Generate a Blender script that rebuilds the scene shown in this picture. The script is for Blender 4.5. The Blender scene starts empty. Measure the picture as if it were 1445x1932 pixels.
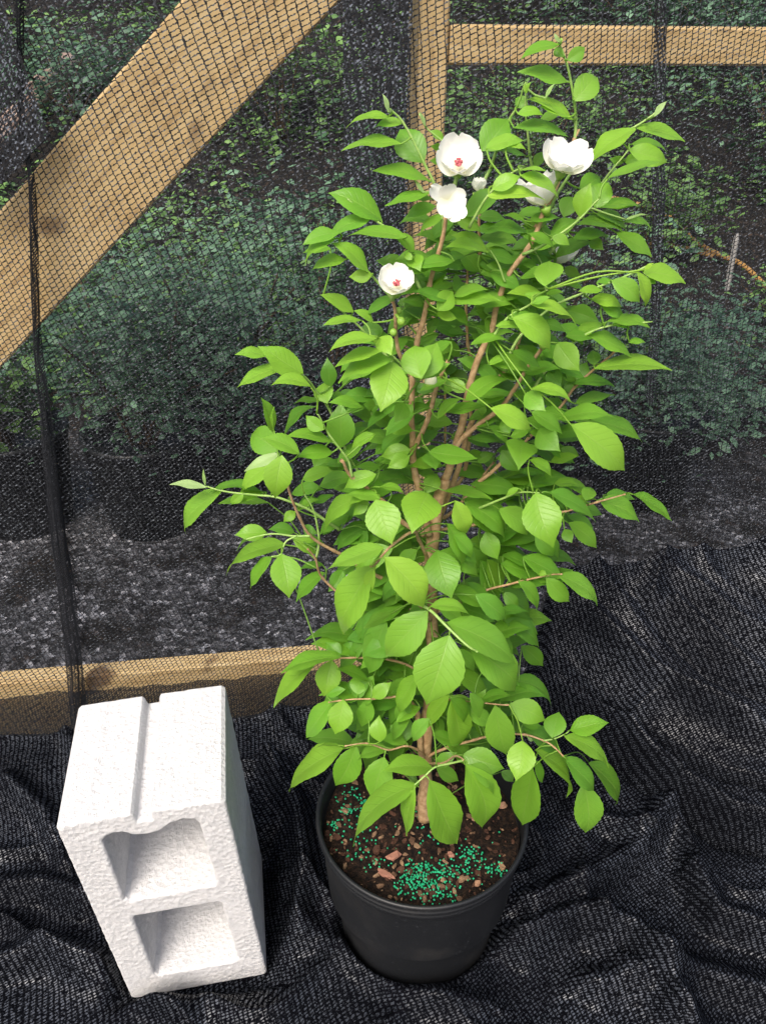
import bpy, bmesh, math, random
import numpy as np
from mathutils import Vector, Matrix, noise as mnoise
random.seed(7)
R = math.radians
scene = bpy.context.scene
col = scene.collection

# ---------------------------------------------------------------- camera
PW, PH = 1445.0, 1932.0
FPX = 1561.0
PITCH, ROLL, CAMH = 0.545, 0.012, 1.21
fwd = Vector((0, math.cos(PITCH), -math.sin(PITCH)))
rt0 = Vector((1, 0, 0))
up0 = rt0.cross(fwd)
rt = rt0 * math.cos(ROLL) + up0 * math.sin(ROLL)
up = up0 * math.cos(ROLL) - rt0 * math.sin(ROLL)
CAM = Vector((0, 0, CAMH))
cd = bpy.data.cameras.new('camera')
cam = bpy.data.objects.new('camera', cd)
col.objects.link(cam)
M = Matrix((rt, up, -fwd)).transposed().to_4x4()
M.translation = CAM
cam.matrix_world = M
cd.sensor_fit = 'VERTICAL'
cd.sensor_height = 24.0
cd.lens = 24.0 * FPX / PH
cd.clip_start = 0.02
cd.clip_end = 200
scene.camera = cam

# ---------------------------------------------------------------- world, sun, exposure
SUN_EL, SUN_AZ = R(50), R(204)       # azimuth measured from +Y clockwise
w = bpy.data.worlds.new("World"); scene.world = w; w.use_nodes = True
nt = w.node_tree
bg = nt.nodes['Background']
sky = nt.nodes.new('ShaderNodeTexSky'); sky.sky_type = 'NISHITA'; sky.sun_disc = False
sky.sun_elevation = SUN_EL; sky.sun_rotation = SUN_AZ
sky.air_density = 1.0; sky.dust_density = 6.0; sky.ozone_density = 0.6
nt.links.new(sky.outputs[0], bg.inputs[0]); bg.inputs[1].default_value = 0.13
sl = bpy.data.lights.new('sun', 'SUN'); sl.energy = 1.9; sl.angle = R(30); sl.color = (1, .96, .9)
so = bpy.data.objects.new('sun', sl); col.objects.link(so)
sd = Vector((math.sin(SUN_AZ) * math.cos(SUN_EL), math.cos(SUN_AZ) * math.cos(SUN_EL), math.sin(SUN_EL)))
so.rotation_euler = sd.to_track_quat('Z', 'Y').to_euler()
so.location = sd * 5
scene.view_settings.view_transform = 'Standard'
scene.view_settings.look = 'None'
scene.view_settings.gamma = 1
scene.view_settings.exposure = 0.68
scene.cycles.transparent_max_bounces = 24
scene.cycles.max_bounces = 8
scene.cycles.transmission_bounces = 6

# ---------------------------------------------------------------- helpers
def ray(px, py):
    return (fwd + rt * ((px - PW / 2) / FPX) - up * ((py - PH / 2) / FPX))
def atY(px, py, Y):
    d = ray(px, py); return CAM + d * (Y / d.y)
def atZ(px, py, Z):
    d = ray(px, py); return CAM + d * ((Z - CAMH) / d.z)
WY0, WS = 1.235, 0.15                # fence plane y = WY0 + WS*x
def onwall(px, py, off=0.0):
    d = ray(px, py); t = (WY0 + off) / (d.y - WS * d.x); return CAM + d * t
def wally(x): return WY0 + WS * x

def tag(o, label=None, cat=None, group=None, kind=None):
    if label: o['label'] = label
    if cat: o['category'] = cat
    if group: o['group'] = group
    if kind: o['kind'] = kind
    return o
def empty(name, loc, label=None, cat=None, group=None):
    o = bpy.data.objects.new(name, None); col.objects.link(o); o.location = loc
    o.empty_display_size = .05
    return tag(o, label, cat, group)
def mesh(name, verts, faces, mat, parent=None, smooth=True, uvs=None, tint=None, loc=None):
    me = bpy.data.meshes.new(name)
    off = Vector((0, 0, 0))
    if parent is not None: off = parent.location
    elif loc is not None: off = Vector(loc)
    me.from_pydata([tuple(Vector(v) - off) for v in verts], [], faces)
    if uvs is not None:
        l = me.uv_layers.new(name='UVMap')
        vi = np.empty(len(me.loops), dtype=np.int32); me.loops.foreach_get('vertex_index', vi)
        l.data.foreach_set('uv', np.asarray(uvs, dtype=np.float32)[vi].ravel())
    if tint is not None:
        a = me.attributes.new('tint', 'FLOAT', 'POINT'); a.data.foreach_set('value', np.asarray(tint, dtype=np.float32))
    if smooth: me.polygons.foreach_set('use_smooth', [True] * len(me.polygons))
    me.materials.append(mat); me.update()
    o = bpy.data.objects.new(name, me); col.objects.link(o)
    if parent is not None: o.parent = parent
    elif loc is not None: o.location = loc
    return o
class MB:
    def __init__(s): s.v = []; s.f = []; s.uv = []; s.t = []
    def add(s, v, f, uv=None, t=0.0):
        b = len(s.v); s.v += list(v); s.f += [tuple(i + b for i in q) for q in f]
        s.uv += list(uv) if uv is not None else [(0, 0)] * len(v); s.t += [t] * len(v)
    def tube(s, pts, radii, n=6, t=0.0, cap=True):
        pts = [Vector(p) for p in pts]; vs = []; uvs = []; L = 0
        prev = None
        for i, p in enumerate(pts):
            a = pts[min(i + 1, len(pts) - 1)] - pts[max(i - 1, 0)]
            a = a.normalized() if a.length > 1e-9 else Vector((0, 0, 1))
            if prev is None:
                u = a.orthogonal().normalized()
            else:
                u = prev - a * prev.dot(a); u = u.normalized() if u.length > 1e-6 else a.orthogonal().normalized()
            prev = u; w_ = a.cross(u)
            if i: L += (p - pts[i - 1]).length
            r = radii[i] if hasattr(radii, '__len__') else radii
            for k in range(n):
                th = 2 * math.pi * k / n
                vs.append(p + (u * math.cos(th) + w_ * math.sin(th)) * r); uvs.append((k / n, L))
        fs = [(i * n + k, i * n + (k + 1) % n, (i + 1) * n + (k + 1) % n, (i + 1) * n + k) for i in range(len(pts) - 1) for k in range(n)]
        if cap:
            fs.append(tuple(range(n))[::-1]); fs.append(tuple((len(pts) - 1) * n + k for k in range(n)))
        s.add(vs, fs, uvs, t)
    def box(s, c, ax, ay, az, t=0.0):
        c = Vector(c); vs = [c + ax * i + ay * j + az * k for i in (-1, 1) for j in (-1, 1) for k in (-1, 1)]
        s.add(vs, [(0, 1, 3, 2), (4, 6, 7, 5), (0, 4, 5, 1), (2, 3, 7, 6), (0, 2, 6, 4), (1, 5, 7, 3)], None, t)
    def build(s, name, mat, parent=None, smooth=True, loc=None):
        return mesh(name, s.v, s.f, mat, parent, smooth, s.uv, s.t, loc)
def catmull(P, n):
    P = [Vector(p) for p in P]
    if len(P) < 3:
        return [P[0].lerp(P[-1], i / n) for i in range(n + 1)]
    Q = [P[0] * 2 - P[1]] + P + [P[-1] * 2 - P[-2]]; out = []
    for i in range(1, len(Q) - 2):
        for k in range(n):
            t = k / n; a, b, c, d = Q[i - 1:i + 3]
            out.append(.5 * ((2 * b) + (c - a) * t + (2 * a - 5 * b + 4 * c - d) * t * t + (3 * b - a - 3 * c + d) * t ** 3))
    out.append(P[-1]); return out
def lathe(prof, c, n=72):
    vs = []; fs = []
    for (r, z) in prof:
        for k in range(n):
            th = 2 * math.pi * k / n; vs.append((c[0] + r * math.cos(th), c[1] + r * math.sin(th), c[2] + z))
    for i in range(len(prof) - 1):
        for k in range(n):
            fs.append((i * n + k, i * n + (k + 1) % n, (i + 1) * n + (k + 1) % n, (i + 1) * n + k))
    return vs, fs

# ---------------------------------------------------------------- material helpers
class NT:
    def __init__(s, name):
        s.m = bpy.data.materials.new(name); s.m.use_nodes = True; s.t = s.m.node_tree
        s.b = s.t.nodes['Principled BSDF']; s.out = s.t.nodes['Material Output']
    def n(s, ty, **k):
        o = s.t.nodes.new(ty)
        for a, b in k.items(): setattr(o, a, b)
        return o
    def link(s, a, b): s.t.links.new(a, b)
    def val(s, sock, v):
        if isinstance(v, tuple) and len(v) == 3 and sock.type == 'RGBA': v = v + (1.0,)
        if isinstance(v, (int, float, tuple)): sock.default_value = v
        else: s.link(v, sock)
    def math(s, op, a, b=0.0, c=0.0):
        o = s.n('ShaderNodeMath', operation=op)
        s.val(o.inputs[0], a); s.val(o.inputs[1], b); s.val(o.inputs[2], c); return o.outputs[0]
    def noise(s, vec, scale, detail=3, rough=.55, dim='3D'):
        o = s.n('ShaderNodeTexNoise', noise_dimensions=dim); o.inputs['Scale'].default_value = scale
        o.inputs['Detail'].default_value = detail; o.inputs['Roughness'].default_value = rough
        if vec is not None: s.link(vec, o.inputs['Vector'])
        return o.outputs['Fac']
    def ramp(s, fac, stops, interp='LINEAR'):
        o = s.n('ShaderNodeValToRGB'); o.color_ramp.interpolation = interp; e = o.color_ramp.elements
        while len(e) < len(stops): e.new(0.5)
        for i, (p, c) in enumerate(stops):
            e[i].position = p; e[i].color = (c[0], c[1], c[2], 1) if len(c) == 3 else c
        s.link(fac, o.inputs[0]); return o.outputs[0]
    def mix(s, fac, a, b, mode='MIX'):
        o = s.n('ShaderNodeMix', data_type='RGBA', blend_type=mode)
        s.val(o.inputs[0], fac)
        for q, v in ((6, a), (7, b)):
            if isinstance(v, tuple): o.inputs[q].default_value = (v[0], v[1], v[2], 1)
            else: s.link(v, o.inputs[q])
        return o.outputs[2]
    def sstep(s, x, a, b):
        o = s.n('ShaderNodeMapRange', interpolation_type='SMOOTHSTEP'); s.val(o.inputs[0], x)
        o.inputs[1].default_value = a; o.inputs[2].default_value = b; return o.outputs[0]
    def bump(s, h, strength, dist):
        o = s.n('ShaderNodeBump'); o.inputs['Strength'].default_value = strength; o.inputs['Distance'].default_value = dist
        s.link(h, o.inputs['Height']); s.link(o.outputs[0], s.b.inputs['Normal']); return o.outputs[0]
    def obj(s): return s.n('ShaderNodeTexCoord').outputs['Object']
    def uv(s): return s.n('ShaderNodeTexCoord').outputs['UV']
    def attr(s, name):
        o = s.n('ShaderNodeAttribute'); o.attribute_name = name; return o.outputs['Fac']
    def sep(s, v):
        o = s.n('ShaderNodeSeparateXYZ'); s.link(v, o.inputs[0]); return o.outputs
    def set(s, **k):
        for a, v in k.items():
            s.val(s.b.inputs[{'color': 'Base Color', 'rough': 'Roughness', 'spec': 'Specular IOR Level'}[a]], v)

def leaf_material(name, stops, young=False, trans=.40, rough=.40):
    q = NT(name)
    uv = q.sep(q.uv()); t = q.attr('tint')
    base = q.ramp(t, stops)
    hue = q.math('FRACT', q.math('MULTIPLY', t, 37.0))
    if not young: base = q.mix(q.math('MULTIPLY', hue, .32), base, (.07, .30, .05))
    av = q.math('ABSOLUTE', uv[1])
    ph = q.math('SUBTRACT', q.math('MULTIPLY', uv[0], 8.5), q.math('MULTIPLY', av, 2.1))
    fr = q.math('ABSOLUTE', q.math('SUBTRACT', q.math('FRACT', ph), .5))
    vein = q.sstep(fr, .36, .5)
    mid = q.math('SUBTRACT', 1.0, q.sstep(av, .0, .07))
    nz = q.noise(q.obj(), 55, 3)
    c = q.mix(q.math('MULTIPLY', nz, .35), base, q.mix(.6, base, (.33, .5, .05)))
    c = q.mix(q.math('MULTIPLY', vein, .08), c, (.03, .12, .01))
    c = q.mix(q.math('MULTIPLY', mid, .30), c, (.30, .46, .10))
    q.set(color=c, rough=rough, spec=.45)
    h = q.math('ADD', q.math('MULTIPLY', vein, -1.0), q.math('MULTIPLY', mid, -1.2))
    q.bump(h, .26, .0008)
    tr = q.n('ShaderNodeBsdfTranslucent')
    q.link(q.mix(.55, c, (.48, .72, .08)), tr.inputs[0])
    ms = q.n('ShaderNodeMixShader'); ms.inputs[0].default_value = trans
    q.link(q.b.outputs[0], ms.inputs[1]); q.link(tr.outputs[0], ms.inputs[2]); q.link(ms.outputs[0], q.out.inputs[0])
    return q.m
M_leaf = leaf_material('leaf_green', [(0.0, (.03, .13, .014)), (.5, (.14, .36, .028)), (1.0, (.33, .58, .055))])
M_young = leaf_material('leaf_young', [(0.0, (.30, .48, .16)), (1.0, (.42, .58, .27))], True)

def simple(name, c, rough=.6, spec=.4, c2=None, scale=40, bump=0, bd=.001, detail=4):
    q = NT(name); o = q.obj(); nz = q.noise(o, scale, detail)
    q.set(color=q.mix(q.sstep(nz, .3, .7), c, c2 or c), rough=rough, spec=spec)
    if bump: q.bump(nz, bump, bd)
    return q.m
M_bark = simple('stem_bark', (.33, .20, .10), .75, .3, (.52, .35, .20), 160, .5, .001)
M_twig = simple('stem_green', (.20, .36, .07), .5, .4, (.32, .46, .14), 120)

def net_pattern(q, uvo, pu, pv, wv, wd, slope=.55, rag=1.0):
    """knitted shade cloth: chain lines along v, slanting tapes between them"""
    s = q.sep(uvo)
    obj = q.obj()
    j = q.math('MULTIPLY', q.math('SUBTRACT', q.noise(obj, 7, 2), .5), pu * 1.2)
    j2 = q.math('MULTIPLY', q.math('SUBTRACT', q.noise(obj, 300, 1), .5), pu * .30 * rag)
    U = q.math('DIVIDE', q.math('ADD', q.math('ADD', s[0], j), j2), pu)
    V = q.math('DIVIDE', q.math('ADD', s[1], j2), pv)
    fu = q.math('FRACT', U)
    du = q.math('ABSOLUTE', q.math('SUBTRACT', fu, .5))
    chain = q.sstep(du, .5 - wv, .5 - wv * .5)
    par = q.math('MULTIPLY', q.math('FLOOR', U), .5)
    z = q.math('FRACT', q.math('ADD', q.math('ADD', V, par), q.math('MULTIPLY', fu, slope)))
    d2 = q.math('ABSOLUTE', q.math('SUBTRACT', z, .5))
    wob = q.math('MULTIPLY', q.math('SUBTRACT', q.noise(obj, 380, 1), .5), .34 * rag)
    tape = q.sstep(q.math('ADD', d2, wob), .5 - wd, .5 - wd * .45)
    return chain, tape

def net_material(name, pu=.0090, pv=.0066, wv=.095, wd=.160, slope=-.25, glint=(.14, .155, .18), rag=1.0):
    q = NT(name)
    chain, tape = net_pattern(q, q.uv(), pu, pv, wv, wd, slope, rag)
    cov = q.math('MAXIMUM', q.math('MAXIMUM', chain, tape), .13)
    nz = q.noise(q.obj(), 300, 1)
    fleck = q.sstep(nz, .50, .66)
    c = q.mix(q.math('MULTIPLY', fleck, q.math('SUBTRACT', 1.0, q.math('MULTIPLY', chain, .8))), (.012, .013, .016), glint)  # pale flecks: strand glints and grey haze painted into the colour
    q.set(color=c, rough=.5, spec=.2)
    tr = q.n('ShaderNodeBsdfTransparent')
    ms = q.n('ShaderNodeMixShader'); q.link(cov, ms.inputs[0])
    q.link(tr.outputs[0], ms.inputs[1]); q.link(q.b.outputs[0], ms.inputs[2]); q.link(ms.outputs[0], q.out.inputs[0])
    return q.m
M_net = net_material('shade_net')
M_net2 = net_material('shade_net_dense', .0078, .0052, .22, .40, -.8, (.16, .18, .22), 1.6)
M_netfold = net_material('shade_net_folded', .0046, .0046, .3, .46, -.8, (.03, .033, .04), 1.5)

def cloth_material():
    q = NT('shade_cloth_layered')
    chain, tape = net_pattern(q, q.uv(), (.0074), .0047, .26, .42, -.7, 1.3)
    o = q.obj()
    nz = q.noise(o, 260, 1, .5)
    big = q.noise(o, 5, 2, .5)
    f = q.math('MULTIPLY', q.math('MULTIPLY', tape, q.math('SUBTRACT', 1.0, q.math('MULTIPLY', chain, .9))), q.sstep(nz, .36, .62))
    f = q.math('MULTIPLY', f, q.math('ADD', .50, q.math('MULTIPLY', q.sstep(big, .38, .62), .5)))
    c = q.mix(f, (.003, .0032, .0045), (.062, .071, .090))  # bright flecks are glints painted into the strand colour, besides the real gloss
    q.set(color=c, rough=.36, spec=q.math('MULTIPLY', f, .6))
    q.bump(q.math('MAXIMUM', q.math('MULTIPLY', chain, .6), tape), .5, .0012)
    return q.m
M_cloth = cloth_material()
# ---------------------------------------------------------------- terrain behind the netting
def ground_mat():
    q = NT('gravel_and_litter'); o = q.obj()
    v = q.n('ShaderNodeTexVoronoi'); v.inputs['Scale'].default_value = 95
    vm = q.n('ShaderNodeVectorMath', operation='ADD'); nzv = q.n('ShaderNodeTexNoise'); nzv.inputs['Scale'].default_value = 120; q.link(o, nzv.inputs['Vector'])
    vs_ = q.n('ShaderNodeVectorMath', operation='SCALE'); q.link(nzv.outputs['Color'], vs_.inputs[0]); vs_.inputs['Scale'].default_value = .012; q.link(o, vm.inputs[0]); q.link(vs_.outputs[0], vm.inputs[1]); q.link(vm.outputs[0], v.inputs['Vector'])
    cellv = q.sep(v.outputs['Color'])[0]
    big = q.noise(o, 1.7, 4); fine = q.noise(o, 30, 4)
    stone = q.ramp(cellv, [(0, (.012, .012, .013)), (.5, (.06, .06, .065)), (.85, (.15, .15, .165)), (1, (.50, .50, .54))])
    litter = q.ramp(fine, [(.3, (.004, .004, .004)), (.58, (.018, .015, .013)), (.8, (.09, .06, .045))])
    c = q.mix(q.sstep(q.noise(o, 5, 5, .65), .47, .60), stone, litter)
    y = q.sep(o)[1]
    c = q.mix(q.sstep(q.math('ADD', y, q.math('MULTIPLY', big, .8)), 2.3, 3.1), c, litter)
    q.set(color=c, rough=.85, spec=.2)
    q.bump(q.math('ADD', fine, v.outputs['Distance']), .8, .01)
    return q.m
M_ground = ground_mat()
def terr(x, y):
    z = -.004 + .02 * mnoise.noise(Vector((x * 2, y * 2, 0))) * (1 if y > 1.5 or y < .1 else 0.0) - (.07 if y < 1.4 else 0)
    if y > 3.2: z += (y - 3.2) * .34 + .12 * mnoise.noise(Vector((x * .9, y * .9, 3))) * min(1, y - 3.2)
    return z
xs = np.concatenate([np.linspace(-40, -4, 16), np.linspace(-3.6, 3.6, 90), np.linspace(4, 40, 16)])
ys = np.concatenate([np.linspace(-25, -1, 12), np.linspace(-.8, 1.4, 12), np.linspace(1.5, 8, 90), np.linspace(8.5, 40, 20)])
V = [(x, y, terr(x, y)) for y in ys for x in xs]; nx = len(xs)
F = [(j * nx + i, j * nx + i + 1, (j + 1) * nx + i + 1, (j + 1) * nx + i) for j in range(len(ys) - 1) for i in range(nx - 1)]
tag(mesh('ground', V, F, M_ground), kind='structure')

# ---------------------------------------------------------------- timber frame
def wood_mat():
    q = NT('pine_lumber'); tc = q.uv(); s = q.sep(tc)
    cb = q.n('ShaderNodeCombineXYZ'); q.link(q.math('MULTIPLY', s[0], 9.0), cb.inputs[0]); q.link(q.math('MULTIPLY', s[1], 90.0), cb.inputs[1])
    g = q.noise(cb.outputs[0], 1.0, 4, .6); kn = q.noise(q.obj(), 7, 2)
    c = q.ramp(g, [(.25, (.44, .28, .12)), (.48, (.74, .53, .25)), (.8, (.84, .66, .37))])
    c = q.mix(q.math('MULTIPLY', q.sstep(kn, .64, .72), .8), c, (.12, .05, .02))
    q.set(color=c, rough=.7, spec=.3); q.bump(g, .3, .001)
    return q.m
M_wood = wood_mat()
WN = Vector((-WS, 1, 0)).normalized()     # into the distance, normal to fence
def board(name, A, B, width, thick, label, cat, edge=False):
    """A,B centre line ends of the front face; runs back by thick"""
    A, B = Vector(A), Vector(B); a = (B - A).normalized(); s = a.cross(WN).normalized()
    b = MB(); n = 14
    ring = [(-1, 0), (1, 0), (1, 1), (-1, 1)]; L = (B - A).length; bev = .003
    ring = [(-width / 2 + bev, 0), (width / 2 - bev, 0), (width / 2, bev), (width / 2, thick - bev), (width / 2 - bev, thick), (-width / 2 + bev, thick), (-width / 2, thick - bev), (-width / 2, bev)]
    vs = []; uv = []
    for i in range(n + 1):
        p = A + a * (L * i / n)
        for (u, d) in ring:
            vs.append(p + s * u + WN * d); uv.append((L * i / n, u + d))
    m = len(ring)
    fs = [(i * m + k, i * m + (k + 1) % m, (i + 1) * m + (k + 1) % m, (i + 1) * m + k) for i in range(n) for k in range(m)]
    fs += [tuple(range(m))[::-1], tuple(n * m + k for k in range(m))]
    b.add(vs, fs, uv)
    loc = (A + B) / 2
    o = b.build(name, M_wood, None, False, loc)
    return tag(o, label, cat)
OFF = .016
# post: 2x4 on edge
pt, pb = onwall(810, 0, OFF), onwall(797, 900, OFF)
px0 = (pt.x + pb.x) / 2
board('fence_post', (px0, wally(px0) + OFF, -.03), (px0, wally(px0) + OFF, 2.1), .040, .089, 'upright pine post behind the net, above the white flowers', 'post')
# diagonal brace
A1, A2 = onwall(0, 412, OFF), onwall(358, 0, OFF); B1, B2 = onwall(0, 688, OFF), onwall(625, 0, OFF)
mA = (A1 + onwall(0, 688, OFF)) / 2
m1 = (onwall(20, 390, OFF) + onwall(190, 478, OFF)) / 2; m2 = (onwall(339, 24, OFF) + onwall(500, 138, OFF)) / 2
dv = (m2 - m1).normalized()
board('diagonal_brace', m1 - dv * .62, m1 + dv * 1.3, .133, .038, 'wide pine board slanting up across the upper left behind the net', 'brace')
# top rail, right of the post
r1, r2 = onwall(836, 80, OFF), onwall(1445, 94, OFF)
zr = (r1.z + r2.z) / 2; x1 = px0 + .0215
board('top_rail', (x1, wally(x1) + OFF + .004, zr), (2.2, wally(2.2) + OFF + .004, zr), .047, .089, 'level pine rail running right from the post at the top', 'rail')
# bottom rail
zb = .058
xb0, xb1 = -1.6, px0 - .0215
board('bottom_rail', (xb0, wally(xb0) + OFF + .002, zb), (xb1, wally(xb1) + OFF + .002, zb), .145, .038, 'low pine board along the ground behind the concrete block', 'rail')

# ---------------------------------------------------------------- netting wall
def net_sheet(name, x0, x1, z0, z1, off, mat, label, cat, nx=160, nz=130, amp=.007, seed=0, lean=None, kind=None, shape=None, freq=1.0):
    vs = []; uv = []
    for j in range(nz + 1):
        for i in range(nx + 1):
            u = i / nx; v = j / nz; x = x0 + (x1 - x0) * u; z = z0 + (z1 - z0) * v
            if shape: x, z = shape(u, v)
            n1 = mnoise.noise(Vector((x * 5 * freq + seed, z * 1.3 * freq, seed))); n2 = mnoise.noise(Vector((x * 14 * freq, z * 4, seed + 5)))
            d = off + amp * (n1 + .5 * n2)
            p = Vector((x, wally(x), z)) - WN * (-d)
            vs.append(p)
            ln = .22 * math.exp(-((x + .45) / .35) ** 2) + .06
            uv.append((x * 1.0 + ln * (z - .5) + .006 * n1, z - .30 * x + .02 * mnoise.noise(Vector((x * 3, z * 3, 9))) ))
    w_ = nx + 1
    fs = [(j * w_ + i, j * w_ + i + 1, (j + 1) * w_ + i + 1, (j + 1) * w_ + i) for j in range(nz) for i in range(nx)]
    o = mesh(name, vs, fs, mat, None, True, uv, None, (x0 / 2 + x1 / 2, wally(x0 / 2 + x1 / 2), z0))
    return tag(o, label, cat, None, kind)
net_sheet('shade_net', -1.5, 1.7, 0.0, 1.75, 0.0, M_net, 'black knitted shade net stretched over the timber frame', 'shade net')
# overlapping strip left of the post (a second layer of the net)
s0, s1 = onwall(648, 300).x, onwall(768, 300).x
net_sheet('net_overlap', s0, s1, .42, 1.75, -.012, M_net2, 'dark double strip of net just left of the upright post', 'net strip', 30, 90, .004, 3)
# pleats
def pleat(name, pts, widths, off, mat, label, ny=40):
    P = catmull([Vector((onwall(a, b, off).x, 0, onwall(a, b, off).z)) for a, b in pts], 8)
    m = len(P); vs = []; uv = []; k = 9
    for i, p in enumerate(P):
        t = i / (m - 1) * (len(widths) - 1); a = int(min(t, len(widths) - 2)); wd = widths[a] + (widths[a + 1] - widths[a]) * (t - a)
        for c in range(k):
            s = c / (k - 1) * 2 - 1; x = p.x + s * wd * .5; z = p.z
            y = wally(x) + off - .010 * (1 - s * s) + .004 * math.sin(c * 2.6 + i * .3)
            vs.append((x, y, z)); uv.append((c * .0035 + .01 * mnoise.noise(Vector((i * .2, 0, 0))), z))
    fs = [(i * k + c, i * k + c + 1, (i + 1) * k + c + 1, (i + 1) * k + c) for i in range(m - 1) for c in range(k - 1)]
    o = mesh(name, vs, fs, mat, None, True, uv, None, tuple(vs[0])); return tag(o, label, 'net fold')
pleat('net_fold', [(38, -30), (45, 230), (62, 350), (70, 610), (88, 780), (108, 1000), (128, 1130), (150, 1340), (158, 1420)], [.007, .007, .007, .010, .018, .024, .030, .032, .034], -.010, M_netfold, 'bunched vertical fold of net widening down to the concrete block')
# gathered hem of the net in front of the low board
vs = []; uv = []; nxh, nzh = 260, 10
for j in range(nzh + 1):
    for i in range(nxh + 1):
        x = -.95 + (px0 + .95) * i / nxh; v_ = j / nzh
        top = .122 + .008 * mnoise.noise(Vector((x * 9, 0, 3))); z = .0 + top * v_
        y = wally(x) - .012 - .006 * mnoise.noise(Vector((x * 34 + v_, v_ * .8, 6))) - .004 * (1 - v_)
        vs.append((x, y, z)); uv.append((x * 1.35 + .012 * mnoise.noise(Vector((x * 18, v_, 1))), z - .2 * x))
k_ = nxh + 1
tag(mesh('net_hem', vs, [(j * k_ + i, j * k_ + i + 1, (j + 1) * k_ + i + 1, (j + 1) * k_ + i) for j in range(nzh) for i in range(nxh)], net_material('shade_net_hem', .0066, .0048, .19, .40, -.5, (.05, .055, .06), 1.5), None, True, uv, None, (-.4, wally(-.4), 0)), 'gathered hem of net hanging in front of the low pine board', 'net hem')
pleat('net_fold', [(1247, -20), (1243, 200), (1240, 420), (1236, 600), (1225, 760)], [.016, .018, .022, .018, .012], -.010, M_net2, 'narrow pleat of net hanging right of the plant below the top rail')
# dark second layer in the top left corner
def corner(u, v):
    a, b = onwall(-160, -60), onwall(100, 250)
    x = a.x + (b.x - .03 * v - a.x) * u; z = b.z + (a.z - b.z) * v - .10 * (1 - v) * (1 - u) ; return x, z
net_sheet('net_flap', -.8, -.4, .9, 1.4, -.03, M_net2, 'dark flap of doubled net hanging in the upper left corner', 'net flap', 40, 40, .008, 8, shape=corner)

# ---------------------------------------------------------------- cloth bunched over the ground
PX, PY = .060, .784
BLK = Vector((-.2754, .769, -.012))
def seg_dist(p, P):
    best = 9
    for a, b in zip(P, P[1:]):
        ab = b - a; t = max(0, min(1, (p - a).dot(ab) / ab.dot(ab))); q = (p - (a + ab * t)); L = q.length
        if L < abs(best): best = L if (ab.x * q.y - ab.y * q.x) >= 0 else -L
    return best
def gp(pts): return [atZ(a, b, 0).xy for a, b in pts]
ridges = [
 ([(985, 1810), (1080, 1775), (1180, 1800), (1235, 1870), (1265, 1940)], .040, .042),
 ([(1000, 1730), (1120, 1690), (1210, 1625), (1250, 1560)], .026, .040),
 ([(1290, 1680), (1340, 1760), (1460, 1800)], .030, .036),
 ([(510, 1800), (600, 1790), (680, 1840), (760, 1900), (900, 1925)], .013, .034),
 ([(0, 1700), (90, 1690), (170, 1720)], .024, .04),
 ([(-20, 1850), (110, 1820), (210, 1850), (330, 1925)], .026, .035),
 ([(20, 1500), (90, 1560), (130, 1650)], .018, .03),
 ([(510, 1480), (560, 1560), (575, 1680), (560, 1760)], .030, .032),
 ([(1010, 1470), (1080, 1560), (1190, 1600)], .020, .035),
 ([(1120, 1890), (1300, 1860), (1460, 1900)], .022, .04),
]
RG = [(gp(p), a * 1.9, w_ * .8) for p, a, w_ in ridges]
foot = [Vector(v) for v in ((-.2, 1.235), (.23, 1.232), (.325, 1.19), (.40, 1.10), (.50, .985), (.575, .905), (.70, .872), (1.4, .83))]
MT = [([Vector(v) for v in P_], a, w_) for P_, a, w_ in (
  (((.36, 1.27), (.50, 1.14), (.66, 1.03), (.9, .95)), .034, .013),
  (((.43, 1.29), (.60, 1.15), (.80, 1.06)), -.034, .013),
  (((.52, 1.31), (.66, 1.21), (.85, 1.13)), .036, .015),
  (((.34, 1.2), (.47, 1.07), (.60, .98), (.75, .93)), -.040, .007),
  (((.55, 1.24), (.70, 1.12), (.9, 1.0)), .028, .011),
  (((.62, 1.33), (.72, 1.25), (.9, 1.2)), -.036, .015))]
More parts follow.
